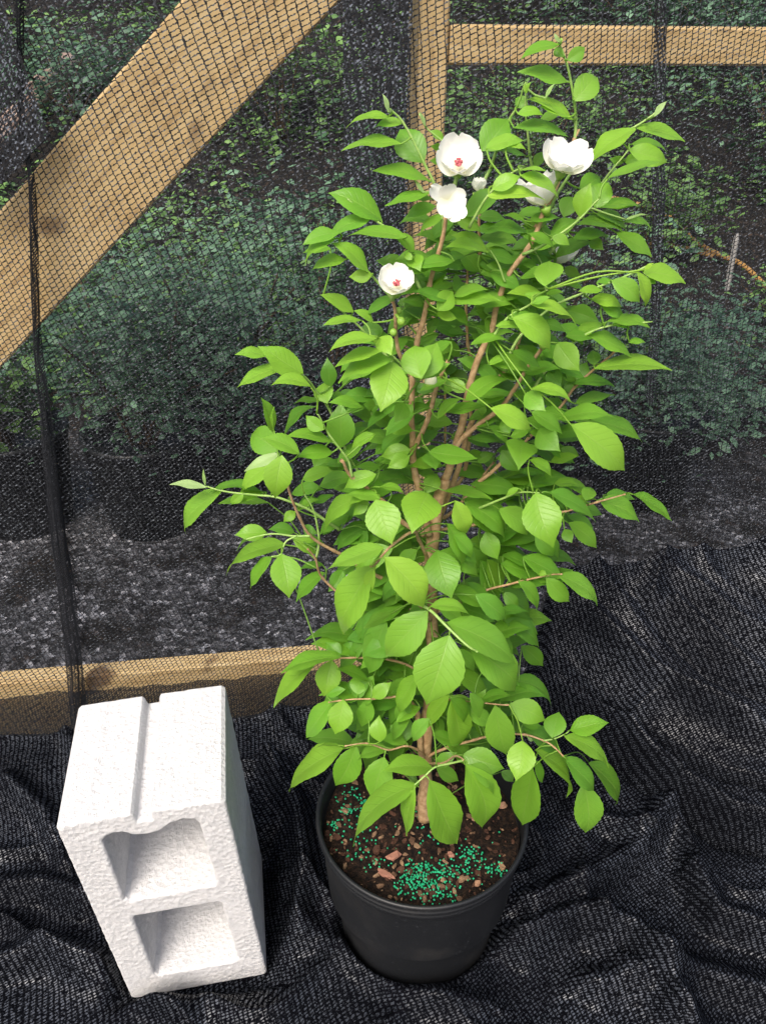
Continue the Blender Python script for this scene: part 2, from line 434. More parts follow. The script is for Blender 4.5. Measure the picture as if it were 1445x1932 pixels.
def hcloth(x, y):
    p = Vector((x, y))
    n = mnoise.noise(Vector((x * 3.1, y * 4.3, 1.7))); n2 = mnoise.noise(Vector((x * 9 + n * 2, y * 7 - n, 4.1)))
    rg = 1 - abs(mnoise.noise(Vector((x * 5 + y * 3.5, y * 4 - x * 2, 8.3)))) * 2
    z = .014 + .026 * n + .006 * n2 + .030 * max(0, rg) ** 4
    z += .0007 * mnoise.noise(Vector((x * 40, y * 40, 0)))
    for P_, a, w_ in RG:
        d = seg_dist(p, P_)
        if abs(d) < w_ * 3: z += a * math.exp(-(d / w_) ** 2 * (1.0 if d > 0 else 4.0))
    d = seg_dist(p, foot)
    lf = (x - .285 - .03 * mnoise.noise(Vector((y * 6, 3, 1)))) / .045
    if d > 0 and lf > 0:
        yy = max(0.0, wally(x) - y); h = min(1.0, d / (d + yy + 1e-4)); h = h * (1.35 - .35 * h)
        z2 = .02 + (.27 + .03 * mnoise.noise(Vector((x * 5, 2, 2)))) * h + .012 * n
        for P_, a, w_ in MT:
            e = seg_dist(p, P_)
            if abs(e) < w_ * 3: z2 += a * math.exp(-(e / w_) ** 2) * min(1, yy / .07)
        lf = min(1, lf); lf = lf * lf * (3 - 2 * lf)
        z += (.050 * math.exp(-((d - .012) / .018) ** 2) + z2 * min(1, d / .006)) * lf
    else:
        z += (.010 * math.exp(-((d + .05) / .03) ** 2) - .040 * math.exp(-((d + .006) / .011) ** 2)) * max(0, min(1, lf)) if d > -.2 else 0
    # seat for the pot and block
    r = math.hypot(x - PX, y - PY)
    k = 1 / (1 + math.exp(min(50, (r - .123) / .004))); z = z * (1 - k) - .004 * k
    bx, by = x - BLK.x, y - BLK.y
    e = max(abs(bx * .987 + by * .162), abs(by * .987 - bx * .162)) - .118
    k = 1 / (1 + math.exp(min(50, e / .007))); z = z * (1 - k) - .026 * k
    # lift where it climbs the fence
    yy = wally(x) - y
    z += .05 * math.exp(-(max(0, yy) / .02)) * (1 if x > -.2 else .4)
    return z
cx_ = np.concatenate([np.linspace(-2.2, -1.0, 16)[:-1], np.linspace(-1.0, 1.1, 470), np.linspace(1.1, 2.4, 16)[1:]])
cy_ = np.concatenate([np.linspace(-1.2, .30, 26)[:-1], np.linspace(.30, 1.0, 330)])     # last row sits on the fence
nxc, nyc = len(cx_) - 1, len(cy_) - 1
V = []; UV = []
for j in range(nyc + 1):
    for i in range(nxc + 1):
        x = cx_[i]; y1 = wally(x) - .012; y = cy_[j] if cy_[j] < .30 else .30 + (y1 - .30) * (cy_[j] - .30) / .70
        z = hcloth(x, y); V.append((x, y, z))
        UV.append((x * .9 + y * .35 + .2 * z + .02 * mnoise.noise(Vector((x * 6, y * 6, 2))), y * 1.0 - x * .25 + z * .9 + .03 * mnoise.noise(Vector((x * 5, y * 5, 6)))))
wd_ = nxc + 1
F = [(j * wd_ + i, j * wd_ + i + 1, (j + 1) * wd_ + i + 1, (j + 1) * wd_ + i) for j in range(nyc) for i in range(nxc)]
tag(mesh('ground_cloth', V, F, M_cloth, None, True, UV, None, (0, .6, 0)), 'loose wrinkled black shade cloth spread and heaped over the ground', 'ground cloth')

# ---------------------------------------------------------------- concrete block
def block():
    q = NT('white_concrete'); o = q.obj()
    fine = q.noise(o, 800, 2, .6); mid = q.noise(o, 60, 4); pit = q.n('ShaderNodeTexVoronoi'); pit.inputs['Scale'].default_value = 150; q.link(o, pit.inputs['Vector'])
    c = q.ramp(mid, [(.3, (.69, .69, .70)), (.7, (.80, .795, .80))])
    c = q.mix(q.math('MULTIPLY', q.sstep(fine, .58, .72), .55), c, (.40, .38, .36))
    c = q.mix(q.math('MULTIPLY', q.math('SUBTRACT', 1.0, q.sstep(pit.outputs['Distance'], .05, .16)), .35), c, (.32, .31, .30))
    q.set(color=c, rough=.9, spec=.2)
    q.bump(q.math('ADD', fine, q.math('MULTIPLY', pit.outputs['Distance'], .8)), .9, .003)
    W, D, H = .195, .190, .416
    def dense(P, cyc=True, step=.006, amp=.0009, seed=0):
        out = []; P = [Vector((a, b)) for a, b in P]
        for a, b in zip(P, P[1:] + P[:1]):
            n = max(1, int((b - a).length / step))
            for k in range(n):
                p = a.lerp(b, k / n); nn = mnoise.noise(Vector((p.x * 90 + seed, p.y * 90, seed))), mnoise.noise(Vector((p.x * 90, p.y * 90 + 7, seed + 3)))
                out.append((p.x + nn[0] * amp, p.y + nn[1] * amp))
        return out
    hw = W / 2
    outer = [(-hw + .004, 0), (hw - .004, 0), (hw, .004), (hw, H - .004), (hw - .004, H), (.013, H), (.011, H - .003), (.0095, H - .015), (-.0085, H - .015), (-.011, H - .003), (-.013, H), (-hw + .004, H), (-hw, H - .004), (-hw, .004)]
    t1 = H - .028
    hole1 = [(-.055, t1 - .012), (-.048, t1 - .004), (-.038, t1), (-.028, t1 - .001), (-.016, t1 - .010), (0, t1 - .013), (.014, t1 - .010), (.028, t1 + .001), (.044, t1 + .005), (.058, t1 + .001), (.063, t1 - .010), (.064, t1 - .135), (.060, t1 - .142), (-.050, t1 - .145), (-.056, t1 - .14)]
    t2 = t1 - .180
    hole2 = [(-.055, t2 - .006), (-.050, t2), (.058, t2), (.063, t2 - .006), (.064, t2 - .151), (.058, t2 - .158), (-.050, t2 - .158), (-.056, t2 - .152)]
    cu = bpy.data.curves.new('tmp', 'CURVE'); cu.dimensions = '2D'; cu.fill_mode = 'BOTH'
    for k, P in enumerate((outer, hole1, hole2)):
        Q = dense(P, seed=k * 5); sp = cu.splines.new('POLY'); sp.points.add(len(Q) - 1); sp.use_cyclic_u = True
        for i, (a, b) in enumerate(Q): sp.points[i].co = (a, b, 0, 1)
    cu.extrude = D / 2 - .004; cu.bevel_depth = .004; cu.bevel_resolution = 2; cu.offset = -.003
    ob = bpy.data.objects.new('tmp', cu); col.objects.link(ob)
    bpy.context.view_layer.update()
    dg = bpy.context.evaluated_depsgraph_get()
    me = bpy.data.meshes.new_from_object(ob.evaluated_get(dg), depsgraph=dg)
    bpy.data.objects.remove(ob)
    bm = bmesh.new(); bm.from_mesh(me)
    bmesh.ops.remove_doubles(bm, verts=bm.verts, dist=.0002)
    for v in bm.verts:                     # curve plane XY -> XZ, extrusion along -Y
        x, y, z = v.co
        rgh = .0003 * mnoise.noise(Vector((x * 220, y * 220, z * 220)))
        v.co = Vector((x, -z, y))
    bm.to_mesh(me); bm.free(); me.name = 'concrete_block'
    me.materials.clear(); me.materials.append(q.m)
    me.polygons.foreach_set('use_smooth', [False] * len(me.polygons))
    o = bpy.data.objects.new('concrete_block', me); col.objects.link(o)
    o.location = BLK; o.rotation_euler = (.057, -.060, .163)
    tag(o, 'white two-core concrete block stood on end left of the pot', 'concrete block')
block()

# ---------------------------------------------------------------- pot, soil, bark, fertiliser
def plastic():
    q = NT('black_plastic'); o = q.obj(); a = q.noise(o, 260, 3); b = q.noise(o, 14, 4)
    c = q.mix(q.sstep(a, .60, .75), (.010, .011, .013), (.032, .035, .040)); c = q.mix(q.math('MULTIPLY', q.sstep(b, .5, .8), .3), c, (.05, .045, .04))
    q.set(color=c, rough=q.math('ADD', .36, q.math('MULTIPLY', b, .2)), spec=.45); q.bump(b, .1, .002); return q.m
M_pot = plastic()
pot = empty('nursery_pot', (PX, PY, 0), 'round black plastic nursery pot holding the flowering shrub', 'plant pot')
RR, RB, HH = .149, .117, .240
prof = [(.001, .004), (RB - .006, .004), (RB - .003, .0), (RB, .004), (RB + .0005, .009)] + [(RB + (RR - .008 - RB) * t, .012 + (HH - .042) * t) for t in [k / 24 for k in range(1, 25)]]
v, f = lathe(prof, (PX, PY, 0)); mesh('pot_wall', v, f, M_pot, pot)
v, f = lathe([(RR - .0085, HH - .036), (RR - .0055, HH - .033), (RR - .0035, HH - .029), (RR - .0040, HH - .025), (RR - .0065, HH - .0225), (RR - .0030, HH - .020), (RR - .0005, HH - .016), (RR - .0010, HH - .0125), (RR - .0040, HH - .0105), (RR - .0010, HH - .008), (RR + .0012, HH - .004), (RR + .0006, HH - .001), (RR - .0015, HH + .0004), (RR - .0045, HH - .001), (RR - .0060, HH - .006), (RR - .0080, HH - .05), (RR - .014, .10)], (PX, PY, 0), 96)
mesh('rim', v, f, M_pot, pot)
SZ = .205
def soil_h(x, y):
    return SZ + .010 * mnoise.noise(Vector((x * 22, y * 22, 0))) + .004 * mnoise.noise(Vector((x * 90, y * 90, 2))) + .012 * math.exp(-(((x - PX) ** 2 + (y - PY) ** 2) / .0012))
q = NT('potting_mix'); o_ = q.obj(); nn = q.noise(o_, 170, 4, .7)
q.set(color=q.ramp(nn, [(.38, (.003, .002, .002)), (.58, (.018, .010, .006)), (.78, (.07, .035, .02))]), rough=.9, spec=.2); q.bump(nn, 1, .004)
M_soil = q.m
V = [(PX, PY, soil_h(PX, PY))]; F = []; nr, na = 40, 120
for i in range(1, nr + 1):
    for k in range(na):
        r = (RR - .009) * i / nr; th = 2 * math.pi * k / na; x, y = PX + r * math.cos(th), PY + r * math.sin(th); V.append((x, y, soil_h(x, y)))
for k in range(na): F.append((0, 1 + k, 1 + (k + 1) % na))
for i in range(nr - 1):
    for k in range(na): F.append((1 + i * na + k, 1 + (i + 1) * na + k, 1 + (i + 1) * na + (k + 1) % na, 1 + i * na + (k + 1) % na))
tag(mesh('potting_soil', V, F, M_soil, None, True, None, None, (PX, PY, SZ)), 'dark brown crumbly potting mix filling the black pot', 'soil', None, 'stuff')
def chipmat(name, a, b):
    q = NT(name); o = q.obj(); n = q.noise(o, 120, 4); t = q.attr('tint')
    q.set(color=q.mix(t, q.mix(n, a, b), (.30, .19, .11)), rough=.85, spec=.25); q.bump(n, .8, .002); return q.m
M_chip = chipmat('bark_chips', (.012, .006, .004), (.10, .045, .027)); M_chipr = chipmat('bark_red', (.20, .085, .055), (.42, .21, .15))
def chip(b, c, L, W_, T, rot, t=0.0, tilt=.3):
    n = 7; mr = random.Random(int(c[0] * 1e5) ^ int(c[1] * 1e5)); X = Vector((math.cos(rot), math.sin(rot), mr.uniform(-tilt, tilt))).normalized()
    Y = Vector((0, 0, 1)).cross(X).normalized(); Z = X.cross(Y); vs = []
    for s, k in ((-1, .75), (-.2, 1.0), (1, .8)):
        for i in range(n):
            th = 2 * math.pi * i / n; rr = (mr.uniform(.65, 1.15))
            vs.append(Vector(c) + (X * math.cos(th) * L / 2 + Y * math.sin(th) * W_ / 2) * rr * k + Z * (s * T / 2 + mr.uniform(-.3, .3) * T))
    fs = [tuple(range(n))[::-1], tuple(2 * n + i for i in range(n))] + [(s * n + i, s * n + (i + 1) % n, (s + 1) * n + (i + 1) % n, (s + 1) * n + i) for s in (0, 1) for i in range(n)]
    b.add(vs, fs, None, t)
def soilp(px, py, dz=0.0):
    p = atZ(px, py, SZ); return Vector((p.x, p.y, soil_h(p.x, p.y) + dz))
b = MB(); rr_ = random.Random(5)
for i in range(520):
    r = (RR - .014) * math.sqrt(rr_.random()); th = rr_.uniform(0, 2 * math.pi); x, y = PX + r * math.cos(th), PY + r * math.sin(th)
    L = rr_.choice([.003, .004, .005, .006, .008, .011, .014]); chip(b, (x, y, soil_h(x, y) + .001), L, L * rr_.uniform(.35, .8), L * .3, rr_.uniform(0, 6.28), max(0, rr_.uniform(-.7, .8)))
tag(b.build('bark_mulch', M_chip, None, False, (PX, PY, SZ)), 'small brown bark crumbs scattered over the potting mix', 'mulch', None, 'stuff')
big = [((742, 1622), .026, .014, .4, 'curled reddish bark chip left of the green granules, upper of two'), ((727, 1655), .032, .011, -.55, 'long reddish bark chip lying lowest left in the pot'),
       ((710, 1603), .018, .014, 1.0, 'grey brown bark piece above the curled reddish chip'), ((850, 1615), .013, .008, -.6, 'small red bark chip right of centre in the pot'),
       ((947, 1523), .017, .012, .2, 'tan bark chip at the right inside edge of the pot'), ((893, 1548), .016, .009, 1.3, 'pale tan bark chip under the leaf tips right of the stem'),
       ((900, 1668), .013, .010, .5, 'tan bark chip near the front right rim of the pot'), ((636, 1580), .014, .010, -.4, 'dull brown bark chip at the left inside edge of the pot')]
for (pp, L, W_, rot, lab) in big:
    b = MB(); p = soilp(*pp, .003); chip(b, p, L, W_, .005, rot, 0.55 if 'tan' in lab else 0.0, .2)
    tag(b.build('bark_chip', M_chip if 'brown' in lab else M_chipr, None, False, p), lab, 'bark chip', 'larger bark chips on the soil')
ico = bmesh.new(); bmesh.ops.create_icosphere(ico, subdivisions=2, radius=1)
IV = [v.co.copy() for v in ico.verts]; IF = [tuple(v.index for v in f.verts) for f in ico.faces]; ico.free()
b = MB()
clusters = [(790, 1640, 14, 60), (800, 1672, 26, 90), (842, 1640, 16, 40), (775, 1652, 12, 30), (834, 1672, 22, 60), (890, 1620, 16, 34), (935, 1640, 12, 34), (895, 1640, 18, 24), (655, 1530, 10, 30), (635, 1560, 12, 26), (690, 1510, 14, 30), (715, 1628, 12, 18), (820, 1695, 26, 40), (690, 1600, 22, 14), (890, 1607, 8, 14), (685, 1575, 18, 20), (780, 1570, 60, 26), (740, 1560, 60, 22), (880, 1590, 50, 18), (665, 1620, 14, 8), (750, 1672, 10, 10), (660, 1500, 16, 24)]
for cx, cy, s, n in clusters:
    for i in range(n):
        p = soilp(rr_.gauss(cx, s), rr_.gauss(cy, s * .6), .0012)
        if math.hypot(p.x - PX, p.y - PY) > RR - .012: continue
        r = rr_.uniform(.0011, .0016); b.add([p + v * r for v in IV], IF, None, rr_.random())
q = NT('fertiliser_granules'); q.set(color=q.mix(q.attr('tint'), (.0, .22, .09), (.02, .42, .20)), rough=.4, spec=.4)
tag(b.build('fertiliser_granules', q.m, None, True, (PX, PY, SZ)), 'turquoise green fertiliser beads sprinkled on the potting mix', 'fertiliser', None, 'stuff')
# ---------------------------------------------------------------- potted plants and scrub beyond the net
M_bg = {}
for nm, a, b_ in (('blue', (.03, .08, .05), (.22, .39, .24)), ('green', (.035, .09, .025), (.23, .42, .12)), ('dark', (.02, .06, .03), (.10, .22, .09))):
    q = NT('leaf_scrub_' + nm); t = q.attr('tint'); q.set(color=q.ramp(t, [(0, a), (1, b_)]), rough=.5, spec=.4)
    tr = q.n('ShaderNodeBsdfTranslucent'); q.link(q.ramp(t, [(0, a), (1, b_)]), tr.inputs[0]); ms = q.n('ShaderNodeMixShader'); ms.inputs[0].default_value = .3
    q.link(q.b.outputs[0], ms.inputs[1]); q.link(tr.outputs[0], ms.inputs[2]); q.link(ms.outputs[0], q.out.inputs[0]); M_bg[nm] = q.m
M_stem = simple('scrub_stem', (.05, .035, .02), .8, .2, (.12, .08, .05), 60)
def leafquad(b, p, d, n, L, W_, t):
    d = d.normalized(); s = d.cross(n); s = s.normalized() if s.length > 1e-5 else d.orthogonal().normalized(); nn = s.cross(d)
    vs = [p, p + d * L * .35 + s * W_ * .5 - nn * W_ * .12, p + d * L * .7 + s * W_ * .42 - nn * L * .08, p + d * L - nn * L * .2, p + d * L * .7 - s * W_ * .42 - nn * L * .08, p + d * L * .35 - s * W_ * .5 - nn * W_ * .12, p + d * L * .5]
    b.add(vs, [(0, 1, 6), (1, 2, 6), (2, 3, 6), (3, 4, 6), (4, 5, 6), (5, 0, 6)], None, t)
def scrub(name, x, y, Rad, Ht, mat, label, cat, n=1500, leaf=.045, pot=None, seed=1, group=None, z0=None):
    rr = random.Random(seed); z = terr(x, y) if z0 is None else z0
    root = empty(name, (x, y, z), label, cat, group); base = Vector((x, y, z))
    if pot:
        v, f = lathe([(.001, .003), (pot * .8, .003), (pot, .26), (pot + .006, .262), (pot + .006, .275), (pot - .004, .275), (pot - .008, .23), (.001, .228)], base, 32)
        mesh('pot', v, f, M_pot, root); base = base + Vector((0, 0, .22))
    ns = 9; sb = MB(); fb = MB(); stems = []
    for k in range(ns):
        th = rr.uniform(0, 6.28); rad = Rad * math.sqrt(rr.random()) ; h = Ht * rr.uniform(.6, 1.0) * (1 - .35 * (rad / Rad) ** 2)
        tip = base + Vector((math.cos(th) * rad, math.sin(th) * rad, h)); mid = base.lerp(tip, .5) + Vector((rr.uniform(-.03, .03), rr.uniform(-.03, .03), h * .1))
        P = catmull([base + Vector((rr.uniform(-.02, .02), rr.uniform(-.02, .02), -.02)), mid, tip], 5); stems.append(P)
        sb.tube(P, [.006 * (1 - i / len(P) * .7) for i in range(len(P))], 5)
    clumps = []
    for k in range(26):
        P = rr.choice(stems); c = P[rr.randint(3, len(P) - 1)] + Vector((rr.gauss(0, Rad * .3), rr.gauss(0, Rad * .3), rr.gauss(0, Ht * .10)))
        clumps.append((c, rr.uniform(.05, .13) * (Rad / .3), rr.uniform(0, 1)))
    for i in range(n):
        c, s, tt = rr.choice(clumps); p = c + Vector((rr.gauss(0, s), rr.gauss(0, s), rr.gauss(0, s * .7)))
        th = rr.uniform(0, 6.28); d = Vector((math.cos(th), math.sin(th), rr.uniform(-.5, .5))); nrm = Vector((rr.gauss(0, .4), rr.gauss(0, .4), 1))
        L = leaf * rr.uniform(.45, 1.15); leafquad(fb, p, d, nrm, L, L * rr.uniform(.4, .6), min(1, max(0, (tt * .5 + rr.random() * .55)) ** 1.3))
    sb.build('stem', M_stem, root); fb.build('foliage', M_bg[mat], root, False)
    return root
def gx(px, Y): return atY(px, 800, Y).x
S = scrub
# front row of potted plants just beyond the fence (pots show as dark shapes through the net)
S('potted_shrub', gx(265, 1.95), 1.95, .30, .62, 'blue', 'bushy blue green potted plant behind the net, above the block', 'potted plant', 3200, .036, .15, 2)
S('potted_shrub', gx(430, 2.15), 2.15, .27, .60, 'blue', 'blue green potted plant behind the net, just left of the shrub', 'potted plant', 2800, .036, .15, 3)
S('potted_shrub', gx(10, 1.95), 1.95, .16, .40, 'green', 'sparse green potted plant at the left edge behind the net', 'potted plant', 420, .06, .15, 4)
S('potted_shrub', gx(1225, 2.15), 2.15, .28, .36, 'blue', 'broad potted plant behind the net right of the shrub', 'potted plant', 2600, .036, .16, 5)
S('potted_shrub', gx(1040, 2.3), 2.3, .24, .50, 'green', 'green potted plant half hidden behind the right side of the shrub', 'potted plant', 900, .05, .15, 6)
S('potted_shrub', gx(640, 2.5), 2.5, .22, .55, 'dark', 'dark potted plant hidden behind the middle of the shrub', 'potted plant', 700, .05, .15, 7)
S('wild_shrub', gx(140, 3.0), 3.0, .35, .42, 'green', 'mid green scrub under the slanting brace behind the net', 'shrub', 1500, .06, None, 8)
S('wild_shrub', gx(360, 2.9), 2.9, .45, .60, 'green', 'dense leafy green scrub below the slanting brace', 'shrub', 3600, .042, None, 9)
S('wild_shrub', gx(560, 3.4), 3.4, .40, .50, 'blue', 'blue green scrub behind the net left of the white flowers', 'shrub', 1500, .06, None, 10)
S('wild_shrub', gx(1520, 4.4), 4.4, .40, .40, 'dark', 'low dark scrub at the right edge behind the net above the orange hose', 'shrub', 1100, .07, None, 11)
S('wild_shrub', gx(1520, 2.9), 2.9, .2, .36, 'green', 'leafy green weed at the right edge behind the net', 'shrub', 500, .07, None, 12)
S('wild_shrub', gx(1390, 6.4), 6.4, 1.0, 1.1, 'green', 'wide green scrub on the bank below the right end of the top rail', 'shrub', 3200, .085, None, 13)
S('wild_shrub', gx(1120, 6.0), 6.0, .7, .9, 'blue', 'blue green scrub on the bank behind the tip of the shrub', 'shrub', 2200, .08, None, 14)
S('wild_shrub', gx(560, 5.0), 5.0, .5, .9, 'green', 'green scrub on the bank at the upper end of the brace', 'shrub', 1300, .07, None, 15)
S('wild_shrub', gx(240, 5.2), 5.2, .55, .55, 'blue', 'pale green scrub on the bank left above the brace', 'shrub', 1500, .07, None, 16)
S('wild_shrub', gx(50, 3.6), 3.6, .25, .45, 'green', 'small bright green weed in the upper left behind the net', 'shrub', 350, .08, None, 17)
S('wild_shrub', gx(930, 7.2), 7.2, 1.1, 1.2, 'green', 'green scrub high on the bank above the top rail', 'shrub', 2400, .09, None, 18)
S('wild_shrub', gx(1300, 8), 8.0, 1.4, 1.4, 'green', 'mixed green scrub high on the bank at the upper right', 'shrub', 3600, .10, None, 19)
S('wild_shrub', gx(760, 4.2), 4.2, .35, .55, 'dark', 'dark scrub behind the post and white flowers', 'shrub', 900, .07, None, 20)
S('wild_shrub', gx(1330, 2.6), 2.6, .22, .40, 'blue', 'blue green weed just below the hose at right behind the net', 'shrub', 800, .05, None, 31)
S('wild_shrub', gx(1440, 4.6), 4.6, .5, .55, 'green', 'light green scrub at the right edge just above the hose', 'shrub', 1500, .06, None, 32)
S('wild_shrub', gx(1180, 3.9), 3.9, .25, .45, 'green', 'light green scrub behind the upper right shoots of the shrub', 'shrub', 700, .06, None, 33)
S('wild_shrub', gx(400, 7), 7, .9, 1.1, 'dark', 'dark green scrub far up the bank beyond the brace', 'shrub', 1800, .08, None, 34)
S('wild_shrub', gx(1330, 5.0), 5.0, .8, 1.05, 'blue', 'tall blue green scrub on the bank at the right below the top rail', 'shrub', 3000, .055, None, 41)
S('wild_shrub', gx(960, 4.6), 4.6, .6, .85, 'green', 'green scrub on the bank right of the post below the top rail', 'shrub', 1600, .05, None, 42)
S('wild_shrub', gx(1420, 3.4), 3.4, .22, .30, 'green', 'small green weed at the far right just above the hose', 'shrub', 500, .05, None, 43)
gc = MB(); gr = random.Random(77)
for i in range(24000):
    y = 3.1 + 7.5 * gr.random() ** 1.3; x = gr.uniform(-.62, .62) * y
    k_ = mnoise.noise(Vector((x * 1.1, y * 1.1, 12)))
    if k_ < -.34 + .3 * gr.random() or (x > .9 and y < 4.4): continue
    th = gr.uniform(0, 6.28); hgt = .02 + .28 * max(0, k_) * gr.random()
    L = .045 * gr.uniform(.5, 1.2) * (1 + (y - 3) * .10)
    leafquad(gc, Vector((x, y, terr(x, y) + hgt)), Vector((math.cos(th), math.sin(th), gr.uniform(-.3, .5))), Vector((gr.gauss(0, .5), gr.gauss(0, .5) - .3, 1)), L, L * .5, gr.random() ** 1.2)
tag(gc.build('ground_cover', M_bg['green'], None, False, (0, 5, 0)), 'patchy low green ground cover over the dark bank behind the net', 'ground cover', None, 'stuff')
# hose on the ground, marker stake, fallen log
def gpt(px, py):
    d = ray(px, py); t = .5
    while t < 60:
        p = CAM + d * t
        if p.z < terr(p.x, p.y) + .015: return p
        t += .02
    return CAM + d * 20
q = NT('orange_hose'); q.set(color=(.36, .20, .06), rough=.45); M_hose = q.m
for pts, lab in (([(1150, 372), (1200, 385), (1240, 395), (1280, 425), (1310, 455), (1350, 478), (1400, 500), (1450, 545), (1520, 600)], 'orange hose curving across the ground behind the net at right'),
                 ([(1225, 470), (1240, 440), (1262, 462), (1300, 470), (1345, 484)], 'short loop of orange hose left of the pale marker stake')):
    b = MB(); P = catmull([gpt(*p) for p in pts], 8); b.tube(P, .012, 8); tag(b.build('garden_hose', M_hose, None, True, P[0]), lab, 'hose', 'orange hoses behind the net')
q = NT('pale_plastic'); q.set(color=(.30, .29, .28), rough=.5); M_pale = q.m
b = MB(); p = gpt(1372, 540); b.tube([p - Vector((0, 0, .02)), p + Vector((-.005, 0, .10)), p + Vector((-.01, -.003, .2)), p + Vector((-.013, -.004, .23))], [.012, .012, .012, .006], 6)
tag(b.build('marker_stake', M_pale, None, False, p), 'pale plant marker stake beside the orange hose', 'plant marker')
b = MB(); P = [gpt(-60, 330), gpt(20, 250), gpt(60, 205), gpt(135, 120)]; P = catmull([p + Vector((0, 0, .02)) for p in P], 6)
b.tube(P, [.07 + .015 * math.sin(i) for i in range(len(P))], 8); M_log = simple('log_bark', (.30, .20, .16), .8, .2, (.62, .47, .40), 14, .5, .01)
tag(b.build('fallen_log', M_log, None, True, P[0]), 'pinkish grey fallen log on the bank at the upper left', 'log')

# ---------------------------------------------------------------- the flowering shrub
shrub = empty('flowering_shrub', (PX, PY, SZ), 'leafy bright green shrub with white flowers growing in the black pot', 'shrub')
def P3(px, py, d): return atY(px, py, PY - d)
BR = []   # sample points for petiole search: (Vector, radius)
def branch(pts, d0, d1, r0, r1, name='branch', mat=None, wob=.0):
    n = len(pts); P = [P3(a, b_, d0 + (d1 - d0) * (i / (n - 1))) for i, (a, b_) in enumerate(pts)]
    P = catmull(P, 8); m = len(P)
    for i, p in enumerate(P): 
        if 0 < i < m - 1: p += Vector((mnoise.noise(p * 30), mnoise.noise(p * 30 + Vector((5, 0, 0))), 0)) * .0022
    kf = .62 if mat is None else .75
    rad = [kf * (r0 + (r1 - r0) * (i / (m - 1)) ** .8) + (.0004 if i % 8 == 0 and mat is None else 0) for i in range(m)]
    b = MB(); b.tube(P, rad, 8); b.build(name, mat or M_bark, shrub)
    for p in P: BR.append(p)
    return P
branch([(800, 1545), (801, 1500), (803, 1450), (805, 1370), (812, 1300), (815, 1200), (810, 1080), (818, 1020), (825, 960), (838, 905)], .02, 0, .0150, .0110, 'trunk')
K = .0036
branch([(838, 905), (855, 857), (875, 782), (887, 727), (910, 660), (927, 617), (952, 532), (995, 470), (1020, 410), (1030, 383)], 0, .03, .0075, .0030)
branch([(810, 1010), (799, 950), (785, 900), (780, 870), (778, 840), (777, 782), (777, 715), (787, 645), (800, 605), (810, 540), (825, 490), (837, 450), (840, 410)], .01, .04, .0070, .0028)
branch([(779, 850), (786, 835), (807, 795), (817, 745), (835, 700), (845, 682)], .02, .06, .005, .0028)
branch([(777, 715), (765, 690), (752, 660), (745, 602), (739, 567)], .02, .06, .004, .0022)
branch([(820, 990), (850, 925), (875, 850), (890, 795), (925, 732), (961, 687), (985, 625)], -.02, -.04, .006, .003)
branch([(822, 985), (860, 960), (897, 915), (932, 872)], -.03, -.05, .004, .002)
branch([(858, 850), (877, 822), (930, 780), (967, 740), (1005, 680), (1022, 655)], .01, .04, .0048, .0026)
branch([(895, 915), (950, 870), (1030, 795), (1087, 727), (1160, 662)], -.02, 0, .004, .0016)
branch([(850, 930), (880, 870), (890, 700), (883, 650), (880, 560), (882, 472)], -.05, -.08, .0042, .002)
branch([(830, 970), (842, 900), (840, 815), (841, 720), (852, 620)], -.06, -.09, .0028, .0014)
branch([(1010, 430), (1045, 365), (1070, 300), (1082, 262), (1090, 245)], .0, .0, .0030, .0022)
G = M_twig
branch([(1083, 262), (1084, 240), (1083, 190), (1068, 120), (1050, 72)], 0, 0, .0022, .0011, 'branch', G)
branch([(838, 440), (822, 355), (800, 308), (760, 233), (735, 205)], .03, .03, .0022, .0011, 'branch', G)
branch([(850, 400), (854, 375), (857, 352)], .03, .06, .0020, .0018)
branch([(905, 480), (905, 400), (912, 350), (925, 315)], -.03, -.03, .0026, .0018)
branch([(845, 300), (840, 272), (805, 242), (790, 215)], .02, .02, .0013, .0008, 'branch', G)
branch([(1010, 330), (998, 290), (994, 255), (992, 200), (994, 155)], -.02, -.02, .002, .001, 'branch', G)
branch([(925, 320), (950, 243), (975, 200), (992, 155)], -.02, .0, .002, .001, 'branch', G)
branch([(1020, 430), (1060, 350), (1110, 290), (1197, 240), (1235, 213)], .02, .0, .0022, .0010, 'branch', G)
branch([(1035, 480), (1090, 410), (1142, 336), (1187, 280)], -.02, -.02, .0022, .0010, 'branch', G)
branch([(985, 480), (1040, 455), (1095, 410), (1130, 375)], .05, .06, .002, .001, 'branch', G)
branch([(885, 430), (920, 370), (960, 330), (990, 315)], .06, .08, .0018, .001, 'branch', G)
branch([(952, 700), (975, 640), (1040, 580), (1120, 545), (1200, 512), (1232, 498)], .03, .03, .0024, .0010, 'branch', G)
branch([(925, 640), (955, 600), (1000, 575), (1035, 545)], .07, .09, .002, .001, 'branch', G)
branch([(1030, 560), (1020, 500), (1005, 470)], .0, .0, .0014, .0009, 'branch', G)
branch([(953, 532), (940, 500), (920, 470)], .03, .03, .0014, .0009, 'branch', G)
branch([(990, 760), (1035, 690), (1090, 640), (1150, 615), (1230, 607)], .02, .03, .0022, .0010, 'branch', G)
branch([(760, 700), (735, 680), (705, 645), (650, 590), (610, 556)], .03, .03, .0024, .0010, 'branch', G)
branch([(790, 720), (760, 690), (720, 650), (700, 640)], .09, .11, .0018, .001, 'branch', G)
branch([(800, 560), (783, 520), (775, 480), (760, 455), (720, 425), (690, 405), (655, 375)], .04, .04, .0022, .0010, 'branch', G)
branch([(742, 570), (715, 535), (690, 505), (640, 455)], .05, .05, .0020, .0010, 'branch', G)
branch([(800, 1010), (760, 985), (725, 947), (665, 900), (643, 868)], .03, .07, .0045, .0026)
